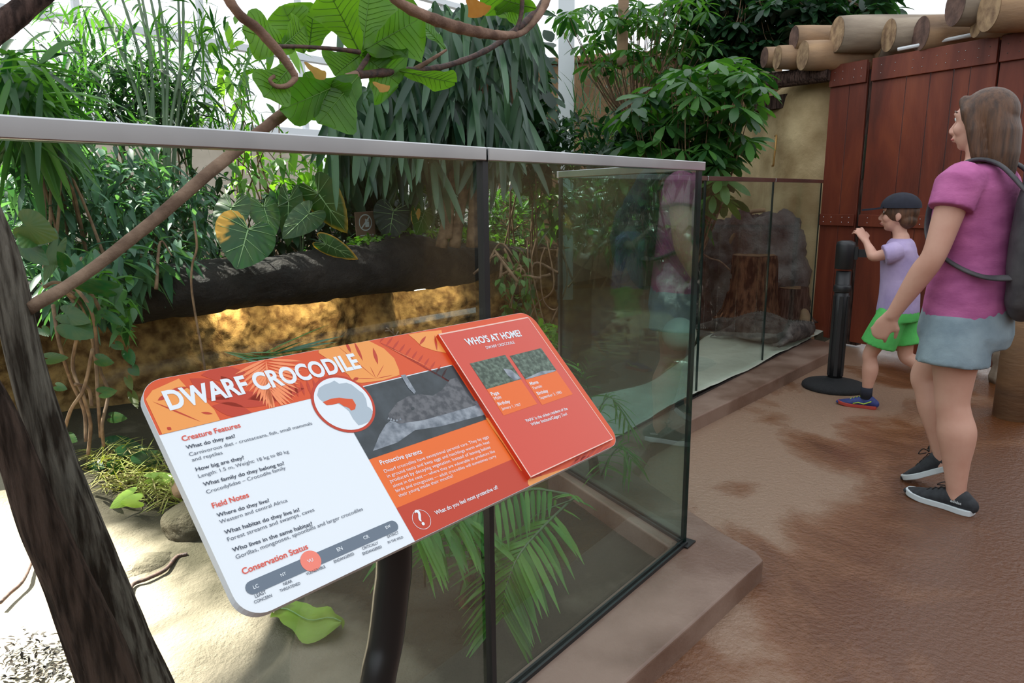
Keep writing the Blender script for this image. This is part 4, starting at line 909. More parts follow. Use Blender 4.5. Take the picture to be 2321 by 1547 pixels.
# ---- background shrubs on the bed
bush('palm_shrub', 'dark narrow-leaved shrub low behind the rail at the far end of the bed', [(110, 120), (380, 110), (480, 190), (430, 290), (120, 270)], 900, 5.8, 7.2, L_dark, TL, .30, .035, (0, 0, -.1), .3, clump=-.05)
bush('leafy_shrub', 'bright loose shrub behind the bamboo against the white glazing', [(380, 40), (660, 60), (700, 300), (430, 300)], 260, 6.5, 7.6, L_bright, TL, .19, .06, (0, 0, -.2), .3, clump=.05)
bush('leafy_shrub', 'green shrub with brown leaves beside the thick upper branch', [(0, 110), (90, 130), (130, 300), (0, 300)], 330, 3.9, 5.0, L_mid, TSTRAP, .30, .035, (.2, 0, -.8), .3)
bush('leafy_shrub', 'dense low bluish shrub behind the glass next to the tree trunk', [(10, 320), (330, 330), (470, 420), (480, 560), (330, 640), (40, 640), (10, 560)], 2900, 4.25, 5.2, L_blue, TL, .12, .034, (0, -.4, -.35), .35, stems=14, clump=-.12, plane=1)
bush('leafy_shrub', 'dark undergrowth deep behind the bluish shrub', [(0, 330), (540, 380), (540, 600), (0, 620)], 1500, 5.3, 6.0, L_dark, TL, .15, .045, (0, -.4, -.2), .3, stems=10, clump=-.1, plane=1)
bush('leafy_shrub', 'airy bright leaves in front of the pale wall above the heart leaves', [(500, 330), (800, 330), (820, 470), (640, 450), (520, 440)], 260, 5.0, 6.5, L_bright, TL, .14, .05, (0, -.3, -.4), .4, plane=1)
bush('leafy_shrub', 'dark undergrowth behind the heart leaves and the brown sign', [(600, 440), (1080, 420), (1090, 560), (700, 580), (600, 560)], 2000, 4.5, 5.4, L_dark, TL, .15, .05, (0, -.4, -.1), .3, clump=-.25, plane=1)
bush('leafy_shrub', 'mid-green small shrub beyond the black joint strip', [(1070, 420), (1220, 430), (1230, 560), (1090, 560)], 900, 4.4, 5.4, L_mid, TS, .10, .036, (0, -.3, 0), .2, plane=1)
bush('ground_cover', 'low creeping plants along the top of the black ledge', [(830, 545), (930, 515), (1080, 520), (1190, 545), (1180, 565), (1050, 545), (950, 535), (860, 545)], 420, 4.05, 4.5, L_bright, TS, .06, .032, (0, -.3, .3), .3, stems=0, plane=1)
bush('ground_cover', 'small green seedlings beside the foot of the brown sign', [(790, 540), (880, 535), (890, 560), (800, 575)], 150, 4.1, 4.4, L_bright, TS, .06, .035, (0, -.3, .4), .3, stems=0, plane=1)
# ---- strap leaved tree
P = fill([(770, 0), (1205, 0), (1210, 110), (1190, 250), (1170, 300), (1150, 330), (1080, 370), (960, 370), (860, 310), (800, 330), (740, 310), (745, 210), (850, 190), (900, 60)], 1500, 4.7, 6.0); P = clumpy(P, s=1.0, keep=-.12)
dt_ = thing('strap_leaf_tree', 'tall tree with long drooping dark strap leaves and thin pale trunks', 'tree', tuple(Pd(1020, 560, 5.2)))
k = len(P); leaves('leaves', L_strap, dt_, TSTRAP, P, rdir(k, (0, -.1, -1.7), .85), .31*(1+.35*nrs.uniform(-1, 1, k)), .052, .35, upv=np.tile([-.4, -1, .2], (k, 1)))
for pts_ in ([(1000, 560), (1015, 470), (1005, 380), (960, 200), (945, 60)], [(1030, 560), (1045, 470), (1062, 380), (1100, 200), (1135, 40)], [(1015, 540), (1020, 450), (1040, 330), (1075, 220), (1090, 100)], [(1190, 330), (1180, 290), (1165, 200), (1170, 130)], [(1070, 560), (1075, 420), (1070, 300), (1090, 140)]):
    m_ = MB(); stube(m_, [Pd(x, y, 5.25) for x, y in pts_], [.045, .035, .03, .024, .018][:len(pts_)], 8, 10); m_.make('trunk', M_vine, dt_, smooth=True)
P = fill([(745, 190), (850, 210), (870, 300), (850, 370), (800, 380), (745, 340)], 110, 4.5, 4.9, 1)
leaves('front_leaves', L_dark, dt_, TSTRAP, P, rdir(len(P), (.3, 0, -2.2), .4), .5, .10, .2, upv=np.tile([-.4, -1, .2], (len(P), 1)))
# ---- creepers right of it
bush('creeper', 'dark heart-leaved creeper hanging beside the white post', [(1150, 60), (1235, 60), (1250, 300), (1240, 400), (1180, 440), (1140, 300)], 480, 5.8, 6.8, L_dark, TO, .15, .09, (0, -.3, -.6), .3)
bush('shrub_dark', 'grey-green low shrub in front of the brown wall', [(1190, 270), (1480, 250), (1600, 300), (1590, 400), (1200, 400)], 1500, 5.8, 7.0, L_dark, TL, .13, .04, (0, -.3, 0), .3, clump=-.15)
bush('reed_plant', 'fine upright grassy stems at the foot of the brown wall', [(1290, 180), (1420, 170), (1440, 330), (1300, 340)], 130, 7.5, 8.5, L_blue, TN, .35, .012, (0, 0, 1.6), .1, stems=14, stem_mat=M_culm)
# ---- umbrella tree
pts_ = fill([(1430, 240), (1540, 150), (1640, 130), (1720, 160), (1730, 215), (1690, 300), (1700, 345), (1640, 380), (1640, 460), (1600, 500), (1470, 470), (1400, 420), (1400, 330)], 215, 5.3, 6.4)
whorls('umbrella_tree', 'green umbrella tree with whorled leaves between the brown and ochre walls', pts_, L_mid, 8, .17, .062, 'tree', root=tuple(Pd(1560, 640, 5.9)), tone=None)
pts_ = fill([(1240, 20), (1600, -20), (1620, 120), (1500, 180), (1320, 150), (1300, 80)], 150, 6.6, 8.0)
whorls('umbrella_tree', 'backlit whorled foliage against the white sky above the brown wall', pts_, L_mid, 7, .13, .045, 'tree', root=tuple(Pd(1440, 300, 7.4)))
pts_ = fill([(1540, -30), (2020, -30), (2030, 40), (1960, 75), (1860, 60), (1800, 80), (1740, 130), (1720, 200), (1640, 190), (1560, 130)], 520, 7.4, 8.6)
whorls('canopy_tree', 'very dark leafy canopy overhanging the log rows', pts_, L_dark, 8, .15, .06, 'tree', root=tuple(Pd(1700, -160, 8.2)))
m_ = MB(); stube(m_, [Pd(1410, 150, 6.9), Pd(1412, 60, 6.9), Pd(1415, -60, 6.9)], [.05, .05, .045], 6, 10); m_.make('trunk', M_log, thing('slender_trunk', 'pale slender trunk rising through the backlit leaves', 'tree', tuple(Pd(1410, 150, 6.9))), smooth=True)
# ---- shrub seen above the pool
bush('hanging_plant', 'green fronds hanging over the dark pool behind the corner glass', [(1200, 400), (1480, 420), (1560, 480), (1500, 560), (1380, 560), (1220, 520)], 800, 5.6, 7.0, L_mid, TL, .15, .05, (0, -.3, -.4), .3, clump=-.15, root_z=.5)
bush('creeper', 'trailing vine with small leaves at the end of the ledge', [(1120, 560), (1200, 560), (1225, 700), (1190, 800), (1150, 760)], 150, 4.3, 4.7, L_mid, TS, .06, .035, (0, -.3, -.8), .3, stems=12, root_z=.8)
bush('water_plant', 'bright green water plants at the edge of the dark pool', [(1215, 740), (1265, 735), (1260, 860), (1235, 850), (1215, 800)], 200, 4.2, 4.8, L_bright, TL, .08, .03, (0, 0, .5), .3, stems=0, root_z=-.05)
# root loops
t = thing('aerial_roots', 'pale thin roots looping down over the pool edge', 'roots', tuple(Pd(1230, 545, 4.4))); m_ = MB()
for pts_ in ([(1195, 545), (1200, 640), (1215, 710), (1235, 770)], [(1235, 560), (1225, 600), (1232, 680), (1262, 700), (1275, 640), (1265, 560)], [(1215, 540), (1205, 600), (1225, 700), (1240, 760)], [(1240, 545), (1255, 650), (1215, 690), (1195, 740)], [(1275, 545), (1285, 640), (1250, 730)]):
    m_.tube(spline([tuple(Pd(x, y, 4.4+.05*rnd.random())) for x, y in pts_], 8), .005, 5)
m_.make('roots', M_vine, t, smooth=True)
# ---- pothos and roots in front of the wall, by the trunk
t = thing('pothos_vine', 'trailing vine with glossy leaves climbing down beside the tree trunk', 'vine', tuple(Pd(170, 655, 3.6)))
m_ = MB()
for pts_ in ([(140, 650), (170, 690), (178, 740), (165, 830), (190, 900), (205, 960), (200, 1030)], [(120, 690), (135, 780), (160, 860), (190, 930), (195, 1000)], [(170, 650), (200, 690), (215, 740), (225, 830), (245, 890), (232, 960), (235, 1010)], [(150, 660), (190, 700), (215, 800), (222, 900), (228, 990)],
             [(170, 870), (200, 880), (208, 920)], [(100, 650), (130, 640), (200, 660), (235, 720)], [(195, 720), (205, 690), (150, 655)], [(140, 1000), (160, 930), (190, 880), (210, 790)]):
    m_.tube(spline([tuple(Pd(x, y, 3.55+.12*rnd.random())) for x, y in pts_], 8), .008, 6)
m_.make('stems', M_vine, t, smooth=True)
a, v_ = MB(), MB()
for ax, ay, tx, ty, wp, tn in ((150, 712, 205, 730, 40, .12), (160, 735, 212, 765, 55, .1), (110, 812, 155, 810, 24, .14), (95, 745, 110, 762, 22, .1), (245, 715, 285, 738, 20, .05), (225, 815, 258, 822, 26, .1), (290, 800, 302, 828, 24, .05), (300, 835, 315, 850, 22, .1), (262, 780, 280, 792, 20, .1),
      (232, 890, 265, 885, 26, .06), (130, 875, 152, 882, 18, .1), (255, 945, 288, 948, 24, .1), (155, 990, 175, 1000, 22, .1), (300, 895, 312, 925, 18, .3), (290, 860, 300, 885, 16, .3), (215, 650, 150, 640, 30, .1), (245, 655, 175, 645, 34, .05),
      (90, 520, 50, 560, 60, .1), (60, 512, 130, 540, 66, .2), (60, 560, 110, 600, 40, .1), (130, 560, 100, 640, 30, .15), (150, 600, 130, 570, 26, .05)):
    heart(a, v_, Pd(ax, ay, 3.5+.1*rnd.random()), Pd(tx, ty, 3.45), wp/FPX*3.4, rnd.uniform(-20, 20), None, tn)
a.make('leaf_blades', L_heart, t, smooth=True, tone=True)
P = fill([(230, 600), (300, 640), (310, 760), (240, 730), (170, 660)], 90, 3.6, 4.0); leaves('small_leaves', L_mid, t, TL, P, rdir(len(P), (0, -.3, -.8)), .10, .035, .3)
bush('creeper', 'bluish drooping leaves over the dark end of the ledge', [(90, 560), (420, 540), (440, 600), (300, 660), (240, 720), (150, 700), (90, 640)], 260, 3.75, 4.1, L_blue, TL, .15, .045, (.1, -.3, -.7), .3, stems=10, root_z=.85, plane=1)
t = thing('hanging_vine', 'single thin pale vine hanging in front of the black ledge', 'vine', tuple(Pd(443, 560, 3.75))); m_ = MB()
m_.tube(spline([tuple(Pd(x, y, 3.75)) for x, y in ((440, 500), (446, 560), (436, 600), (434, 650), (444, 720), (455, 780), (464, 835), (470, 900))], 8), .0055, 6); m_.make('stem', M_vine, t, smooth=True)

# ---- palm in front, under the sign
palm = thing('young_palm', 'young green palm with arching fronds behind the glass under the sign', 'palm', tuple(G(1058, 1385, 0)))
def frond(pts_, Lf, n, mat=L_palm, wd=.016, hang=.9, tone=.3, up_=(0, 0, 1), spread=1.0, par=palm):
    q = spline([tuple(p) for p in pts_], 12); m_ = MB(); m_.tube(q, [.005*(1.15-k/len(q)) for k in range(len(q))], 6); rch = m_.make('frond_stem', M_culm, par, smooth=True)
    B, D, LL = [], [], []
    for i in range(n):
        f_ = .16+.84*i/(n-1); k = f_*(len(q)-1); a = Vector(q[int(k)]); b = Vector(q[min(int(k)+1, len(q)-1)]); p = a.lerp(b, k-int(k)); tg = (Vector(q[min(int(k)+1, len(q)-1)])-Vector(q[max(int(k)-1, 0)])).normalized()
        sd_ = tg.cross(Vector(up_)).normalized()
        for sg in (-1, 1):
            d = sd_*sg*spread+tg*(.55+.5*f_)-Vector((0, 0, hang*rnd.uniform(.1, .5))); B.append(tuple(p)); D.append(tuple(d)); LL.append(Lf*(1-.5*abs(f_-.45)*1.3)*rnd.uniform(.85, 1.1))
    leaves('leaflets', mat, par, TN, B, D, LL, wd, .22*hang, tone=tone+.3*nrs.uniform(-1, 1, len(B)))
def pp(x, y, Y): return PY(x, y, Y)
frond([pp(1085, 1330, 1.42), pp(1200, 1180, 1.36), pp(1300, 1130, 1.30), pp(1290, 1120, 1.28)], .10, 6, wd=.010)
frond([pp(1300, 1128, 1.32), pp(1230, 1195, 1.27), pp(1175, 1260, 1.24), pp(1148, 1330, 1.22), pp(1140, 1392, 1.2)], .22, 22, wd=.021, spread=1.0)
frond([pp(1290, 1120, 1.34), pp(1200, 1110, 1.4), pp(1110, 1150, 1.42), pp(1040, 1180, 1.45)], .20, 18, wd=.017)
frond([pp(1070, 1350, 1.5), pp(1060, 1220, 1.48), pp(1020, 1150, 1.46), pp(960, 1160, 1.42), pp(935, 1200, 1.38)], .24, 18, wd=.023, hang=1.6)
frond([pp(1070, 1350, 1.5), pp(1090, 1250, 1.45), pp(1060, 1180, 1.4), pp(1010, 1210, 1.34)], .22, 14, wd=.022, hang=1.4)
m_ = MB(); stube(m_, [G(1058, 1385, -.02), pp(1060, 1330, 1.45), pp(1075, 1270, 1.47)], [.030, .024, .014], 6, 12, nz=lambda p, a, i: 1+.2*noise.noise(p*30)); m_.make('stem', M_stump, palm, smooth=True)
palm2 = thing('young_palm', 'small palm tuft beyond the sign corner in front of the return glass', 'palm', tuple(G(1350, 1110, .0)))
frond([pp(1352, 1105, 1.62), pp(1345, 980, 1.6), pp(1380, 900, 1.55), pp(1425, 960, 1.5)], .20, 14, wd=.010, par=palm2, hang=1.2)
frond([pp(1352, 1105, 1.62), pp(1350, 960, 1.6), pp(1330, 870, 1.6), pp(1310, 830, 1.62)], .16, 10, wd=.009, par=palm2)
frond([pp(1352, 1105, 1.62), pp(1380, 1040, 1.5), pp(1410, 1010, 1.45), pp(1430, 1040, 1.4)], .18, 12, wd=.010, par=palm2, hang=1.6)
m_ = MB(); stube(m_, [G(1365, 1130, -.02), pp(1352, 1105, 1.62), pp(1345, 1040, 1.6)], [.035, .03, .02], 6, 12, nz=lambda p, a, i: 1+.25*noise.noise(p*30)); m_.make('stem', M_stump, palm2, smooth=True)
palm3 = thing('young_palm', 'blades of a palm peeping over the upper edge of the sign', 'palm', tuple(G(720, 1000, 0)))
frond([Pd(700, 1000, 3.0), Pd(660, 880, 2.9), Pd(650, 820, 2.8), Pd(640, 800, 2.6)], .3, 9, mat=L_blue, wd=.014, par=palm3, hang=.2)
for x0_, y0_, x1_, y1_ in ((600, 800, 745, 732), (620, 805, 778, 758), (640, 800, 765, 772), (610, 805, 690, 770)):
    a, b = Pd(x0_, y0_, 2.6), Pd(x1_, y1_, 2.6); leaves('leaflets', L_blue, palm3, TN, [tuple(a)], [tuple(b-a)], (b-a).length, .02, .02)
palm.name = palm.name

# ---- things on the sand
def flatleaf(name, label, px, py, tx, ty, wpx2, mat, tn, lift=.02):
    A, B = G(px, py, .03), G(tx, ty, .03); a, v_ = MB(), MB(); L_ = (B-A).length; d = (B-A).normalized(); s_ = Vector((-d.y, d.x, 0)); W_ = wpx2
    nt, nc = 18, 8
    for i in range(nt+1):
        t_ = i/nt; w_ = np.interp(t_, [0, .1, .3, .55, .8, .93, 1], [.1, .6, .8, 1, .85, .5, .05])*W_
        for c in range(nc+1):
            y = c/nc*2-1; p = A+d*(L_*t_)+s_*(y*w_*(1+.10*math.sin(t_*21+c))); z = .03+.012*math.sin(t_*9+y*2)+.022*y*y*math.sin(t_*5+1)+.02*t_; a.v.append((p.x, p.y, z)); a.t.append(tn+.25*noise.noise(p*22)+(.5 if t_ < .22 and abs(y) < .6 else 0))
    a.f = [(i*(nc+1)+c, i*(nc+1)+c+1, (i+1)*(nc+1)+c+1, (i+1)*(nc+1)+c) for i in range(nt) for c in range(nc)]
    t = thing(name, label, 'leaf', tuple(A)); a.make('leaf_blade', mat, t, smooth=True, tone=True)
    v_.tube([A+d*(L_*k/10)+Vector((0, 0, .005+.012*math.sin(k/10*9)+.002*k)) for k in range(11)], .0018, 5); v_.make('midrib', M_vein, t, smooth=True)
flatleaf('fallen_leaf', 'large yellow-green fallen leaf on the shaded sand below the sign', 622, 1384, 775, 1428, .075, leafmat('leaf_yellowgreen', S(140, 172, 62), S(104, 96, 56), trans=.15), .1)
def pile(name, label, poly, n, mat, L, W, tp=TN, cat='plant litter'):
    P = []
    xs_ = [p[0] for p in poly]; ys_ = [p[1] for p in poly]
    while len(P) < n:
        x, y = rnd.uniform(min(xs_), max(xs_)), rnd.uniform(min(ys_), max(ys_))
        if in_poly(x, y, poly): g = G(x, y, .02); P.append((g.x, g.y, max(.0, ground_z(g.x, g.y))+rnd.uniform(.005, .06)))
    P = np.array(P); c = P.mean(axis=0); o = leaves(name, mat, None, tp, P, rdir(n, (0, 0, .05))*np.array([1, 1, .3]), L, W, .1, loc=(c[0], c[1], 0)); tag(o, label, cat, kind='stuff')
pile('dry_grass', 'matted dry grass strewn where the sand meets the dark bank', [(200, 1050), (290, 1030), (410, 1075), (425, 1150), (330, 1135), (230, 1100)], 700, L_dry, .12, .006)
def clump_leaves(label, specs, mat=L_bright, d_=.04):
    a, v_ = MB(), MB(); pts = []
    for ax, ay, tx, ty, w_ in specs:
        A = G(ax, ay, .06); B = G(tx, ty, .05); heart(a, v_, A, B, w_, rnd.uniform(-15, 15), None, .15+.1*rnd.random(), cup=.3); pts.append(A)
    t = thing('fallen_leaves', label, 'leaf', (pts[0].x, pts[0].y, 0)); a.make('leaf_blade', mat, t, smooth=True, tone=True)
clump_leaves('broad green leaves lying at the foot of the dark bank', [(255, 1015, 335, 1030, .14), (300, 1035, 345, 1010, .16), (335, 1050, 375, 1020, .15), (260, 1060, 290, 1045, .08), (210, 1050, 235, 1060, .06)], L_mid)
clump_leaves('yellowing leaves crumpled on the bright sand near the tree', [(300, 1120, 250, 1150, .07), (310, 1135, 270, 1140, .06), (345, 1082, 395, 1075, .05), (370, 1085, 410, 1095, .05)], leafmat('leaf_lime', S(160, 196, 80), S(200, 200, 110), trans=.2))
def rock(name, label, c, r, mat, cat='rock', seed=0, amp=.25, seg=40, rings=26, kind=None):
    m_ = MB(); m_.ball((0, 0, 0), 1, seg, rings); v = []
    for p in m_.v:
        p = Vector(p); k = 1+amp*noise.noise(p*1.3+Vector((seed, 0, 0)))+amp*.4*noise.noise(p*3.5+Vector((seed, 0, 0)))+amp*.3*noise.noise(p*9+Vector((0, seed, 0)))+amp*.18*abs(noise.noise(p*20)); v.append((c[0]+p.x*k*r[0], c[1]+p.y*k*r[1], c[2]+p.z*k*r[2]))
    o = mk(name, v, m_.f, mat, None, True, loc=(c[0], c[1], c[2]-r[2]*.5)); return tag(o, label, cat, kind=kind)
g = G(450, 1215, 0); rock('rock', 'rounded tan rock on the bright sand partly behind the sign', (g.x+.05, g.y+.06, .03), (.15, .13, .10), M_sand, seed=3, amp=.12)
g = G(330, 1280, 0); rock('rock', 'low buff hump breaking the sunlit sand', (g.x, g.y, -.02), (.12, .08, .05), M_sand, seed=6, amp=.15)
g = G(418, 1150, 0); mb = MB(); mb.tube([(g.x-.02, g.y-.02, .09), (g.x+.05, g.y+.05, .10), (g.x+.16, g.y+.12, .11)], [.035, .045, .04], 12, nz=lambda p, a, i: 1+.3*noise.noise(p*30), round_=True)
tag(mb.make('driftwood', M_log, smooth=True, loc=(g.x, g.y, .05)), 'brown weathered wood stub at the edge of the sign', 'wood')
for lab, pts_ in (('thin crooked stick on the bright sand between trunk and sign', [(295, 1360), (300, 1325), (335, 1310), (375, 1290), (400, 1262), (425, 1255)]), ('dark bent twig beside the tree on the sunlit sand', [(75, 1200), (80, 1240), (55, 1310), (20, 1345), (0, 1365)])):
    pz_ = [G(x, y, .018) for x, y in pts_]; mb = MB(); mb.tube(spline([tuple(p) for p in pz_], 6), .007, 6); tag(mb.make('stick', M_twig, smooth=True, loc=tuple(pz_[0])), lab, 'stick')
pile('dead_leaves', 'dark crumbled leaf litter on the sand in the corner by the trunk', [(0, 1460), (60, 1440), (150, 1460), (170, 1547), (0, 1547)], 230, leafmat('litter', S(44, 34, 26), S(26, 20, 16), trans=.02), .022, .009, TS)


# leaves and branch added out of view to dapple the spots on the sand
B = []
for k in range(46):
    x, y, z = rnd.uniform(-1.0, .9), rnd.uniform(3.3, 4.6), rnd.uniform(3.1, 3.9)
    if noise.noise(Vector((x*1.6, y*1.6, 3))) > -.1: B.append((x, y, z))
leaves('crown_leaves', L_fig, tree, TL, B, rdir(len(B), (1.5, .3, 0))*np.array([1, 1, .4]), .42, .05, .15)
m_ = MB(); stube(m_, [TP(-150, 180, YT+.04), Vector((-.2, 2.4, 2.6)), Vector((-.1, 3.6, 3.3)), Vector((.3, 4.8, 3.6))], [.06, .05, .035, .02], 6, 10); m_.make('crown_branch', M_bark, tree, smooth=True)

g = Pd(895, 752, 2.2); m_ = MB()
for pts_ in ([(905, 775), (892, 756), (876, 742)], [(892, 756), (890, 744)], [(897, 762), (903, 750)], [(884, 749), (873, 750)]): m_.tube([tuple(PY(x, y, 1.6)) for x, y in pts_], .0022, 5)
m_.tube([tuple(PY(905, 775, 1.6)), tuple(PY(950, 1000, 1.62)), (PY(950, 1000, 1.62).x, 1.62, .0)], .004, 6)
tag(m_.make('dry_twig', M_vine, smooth=True, loc=(PY(950, 1000, 1.62).x, 1.62, 0)), 'bleached forked twig sticking up just above the upper edge of the sign', 'twig')

# ================================================================== ROCKS, STUMPS, CROCODILE
c = Pd(1700, 610, 6.95); rock('boulder', 'dark grey craggy boulder behind the stump against the ochre wall', (c.x, c.y, .52), (.42, .5, .66), M_rock, seed=2, amp=.32, seg=90, rings=60)
c = Pd(1600, 660, 7.3); rock('boulder', 'low dark boulder beside the corner of the pool behind the glass', (c.x, c.y, .30), (.5, .42, .50), M_rock, seed=9, amp=.3, seg=70, rings=44)
def stump(label, px, top, bot, d, w0, w1, lean=0, name='tree_stump', mat=None):
    a = Pd(px+lean, top, d); b = Pd(px, bot, d); t = thing(name, label, 'stump', tuple(b)); m_ = MB(); n = 26
    m_.tube([b.lerp(a, i/n) for i in range(n+1)], [w1+(w0-w1)*(i/n)**.5+.05*math.exp(-i/n*8) for i in range(n+1)], 80, ref=(1, 0, 0),
            nz=lambda p, a_, i: 1+.10*noise.noise(Vector((math.cos(a_)*2, math.sin(a_)*2, p.z*2+px)))+.08*abs(noise.noise(Vector((math.cos(a_)*8, math.sin(a_)*8, p.z*4+px))))+.04*noise.noise(Vector((math.cos(a_)*20, math.sin(a_)*20, p.z*9))))
    m_.make('bark', mat or M_stump, t, smooth=True); m_ = MB(); m_.v = [tuple(a+Vector((0, 0, .004)))]+[tuple(a+Vector((math.cos(k*math.pi/14)*w0*.97, math.sin(k*math.pi/14)*w0*.97, .004+.01*noise.noise(Vector((k, 0, px)))))) for k in range(28)]
    m_.f = [(0, 1+k, 1+(k+1) % 28) for k in range(28)]; m_.t = [0]*29; m_.make('cut_top', M_cutwood, t)
stump('tall rough-barked tree stump standing behind the crocodile', 1700, 578, 722, 6.55, .185, .25, lean=10)
stump('small reddish stump between the tall stump and the ochre wall', 1798, 652, 730, 6.6, .12, .135, mat=M_bark2)
c = Pd(1828, 735, 6.45); mb = MB(); mb.tube([c+Vector((0, 0, -.12)), c+Vector((.01, .01, .0)), c+Vector((.02, .03, .10))], [.07, .06, .035], 16, nz=lambda p, a, i: 1+.3*noise.noise(p*14), round_=True)
tag(mb.make('wood_chunk', M_log, smooth=True, loc=(c.x, c.y, c.z-.12)), 'small pale wood chunk beside the gate near the crocodile tail', 'wood')
m_ = MB(); m_.tube(spline([tuple(Pd(x, y, 6.4)) for x, y in ((1588, 572), (1610, 585), (1632, 592), (1655, 612))], 6), .008, 6); tag(m_.make('branch', M_branch, smooth=True, loc=tuple(Pd(1588, 572, 6.4))), 'thin pale branch lying against the dark boulder', 'branch')
m_ = MB(); m_.tube(spline([tuple(Pd(x, y, 6.75)) for x, y in ((1655, 560), (1668, 530), (1690, 548), (1700, 575), (1720, 560))], 6), .025, 8, nz=lambda p, a, i: 1+.4*noise.noise(p*20)); tag(m_.make('root', M_log, smooth=True, loc=tuple(Pd(1655, 560, 6.75))), 'knotty reddish-brown root over the tall stump', 'root')
m_ = MB(); m_.tube(spline([tuple(Pd(x, y, 6.95)) for x, y in ((1685, 487), (1705, 479), (1735, 476))], 6), .02, 8); tag(m_.make('root', M_log, smooth=True, loc=tuple(Pd(1685, 487, 6.95))), 'orange-brown root lying on top of the dark boulder', 'root')
d_ = 6.0; c = Pd(1540, 757, d_); r_ = .142
mb = MB(); mb.ball(c, r_, 48, 32); tag(mb.make('ball', M_ball, smooth=True, loc=(c.x, c.y, c.z-r_)), 'pale round ball floating in the dark pool', 'ball')

croc = thing('crocodile', 'dark dwarf crocodile lying on the pale bank with its head towards the pool', 'crocodile', tuple(G(1735, 776, .11)))
M_croc = pm('crocodile_skin', S(112, 106, 100), S(58, 54, 52), scale=16, rough=.6, bump=1, bscale=70, bdist=.012, spec=.4)
ctl = [(1586, 752, .020, .016), (1602, 753, .036, .024), (1622, 755, .050, .036), (1640, 758, .066, .052), (1662, 763, .062, .055), (1690, 770, .085, .075), (1722, 777, .11, .098), (1752, 781, .112, .098), (1785, 785, .092, .085), (1820, 790, .065, .070), (1862, 790, .05, .062), (1905, 790, .035, .05), (1940, 788, .02, .04)]
sp = []
for x, y, rw, rh in ctl:
    g = G(x, y, .115); sp.append(Vector((g.x+.06, g.y+.07, .125+rh*1.1)))
for i in range(9, len(sp)): sp[i] = sp[8]+(sp[8]-sp[7]).normalized()*0+Vector((.13*(i-8), .03*(i-8)*(i-8)*.25-.05*(i-8), ctl[i][3]*.9-.05))
for i in range(9, len(sp)): sp[i].z = .125+ctl[i][3]*1.1
q = spline([tuple(p)+(c_[2]*1.08, c_[3]*1.22) for p, c_ in zip(sp, ctl)], 12)
body = MB(); body.tube([p[:3] for p in q], [(p[3], p[4]) for p in q], 24, ref=(0, 0, 1), round_=True)
def leg(i, side, f, reach=.16):
    c0_ = sp[i]; tg = (sp[i-1]-sp[i+1]).normalized(); lt = Vector((-tg.y, tg.x, 0))*side
    k = c0_+lt*(ctl[i][2]+.05)-Vector((0, 0, .02)); w_ = k+tg*f*reach*.6+lt*.03; w_.z = .145; body.tube([c0_+lt*.04, k, w_], [.045, .034, .022], 12, round_=True)
    for a in (-30, -5, 20, 42): dd = Matrix.Rotation(R(a)*side, 3, 'Z') @ tg; body.tube([w_, w_+dd*.035, w_+dd*.065-Vector((0, 0, .018))], [.014, .009, .005], 8, round_=True)
for i in (5, 8):
    for s_ in (-1, 1): leg(i, s_, 1 if i == 5 else .9)
for s_ in (-1, 1):
    tg = (sp[2]-sp[4]).normalized(); lt = Vector((-tg.y, tg.x, 0))*s_; body.ball(sp[3]+tg*.01+lt*.036+Vector((0, 0, .045)), (.020, .018, .016), 12, 8)
def remesh(mb_, voxel, it=4):
    me = bpy.data.meshes.new('tmp'); me.from_pydata(mb_.v, [], mb_.f); ob = bpy.data.objects.new('tmp', me); col.objects.link(ob)
    md = ob.modifiers.new('r', 'REMESH'); md.mode = 'VOXEL'; md.voxel_size = voxel
    if it: m2 = ob.modifiers.new('s', 'SMOOTH'); m2.iterations = it; m2.factor = .5
    dg = bpy.context.evaluated_depsgraph_get(); ev = ob.evaluated_get(dg).to_mesh()
    v = np.empty(len(ev.vertices)*3); ev.vertices.foreach_get('co', v); f = [tuple(p.vertices) for p in ev.polygons]
    ob.to_mesh_clear() if False else None
    bpy.data.objects.remove(ob); return v.reshape(-1, 3), f
v, f = remesh(body, .008, 3)
mk('body', v, f, M_croc, croc, True)
m_ = MB()
for k in range(40, len(q), 3):
    p = Vector(q[k][:3]); tg = (Vector(q[min(k+1, len(q)-1)][:3])-Vector(q[k-1][:3])).normalized(); lt = Vector((-tg.y, tg.x, 0)); r1, r2 = q[k][3], q[k][4]
    for u_ in ((-.75, -.45, -.15, .15, .45, .75) if k < 108 else (-.35, .35)):
        c_ = p+lt*(r1*u_)+Vector((0, 0, r2*math.sqrt(1-u_*u_)*.97)); h = .014 if k < 108 else .022; w_ = .011
        m_.add([c_+tg*w_*1.6, c_+lt*w_, c_-tg*w_*1.6, c_-lt*w_, c_+Vector((0, 0, h))-tg*.006+lt*u_*.006], [(0, 1, 4), (1, 2, 4), (2, 3, 4), (3, 0, 4)])
m_.make('scutes', M_croc, croc)
m_ = MB(); 
for s_ in (-1, 1):
    tg = (sp[2]-sp[4]).normalized(); lt = Vector((-tg.y, tg.x, 0))*s_; m_.ball(sp[3]+tg*.014+lt*.050+Vector((0, 0, .048)), .007, 10, 6)
m_.make('eyes', M_blackmetal, croc, smooth=True)
m_ = MB()
for s_ in (-1, 1):
    for k in range(7):
        p = sp[0].lerp(sp[2], k/7); tg = (sp[0]-sp[2]).normalized(); lt = Vector((-tg.y, tg.x, 0))*s_; w_ = .019+.03*k/7; b = p+lt*w_+Vector((0, 0, -.004))
        m_.add([b+tg*.004, b-tg*.004, b+lt*.003, b+Vector((0, 0, -.012))], [(0, 1, 3), (1, 2, 3), (2, 0, 3)])
m_.make('teeth', M_white, croc)

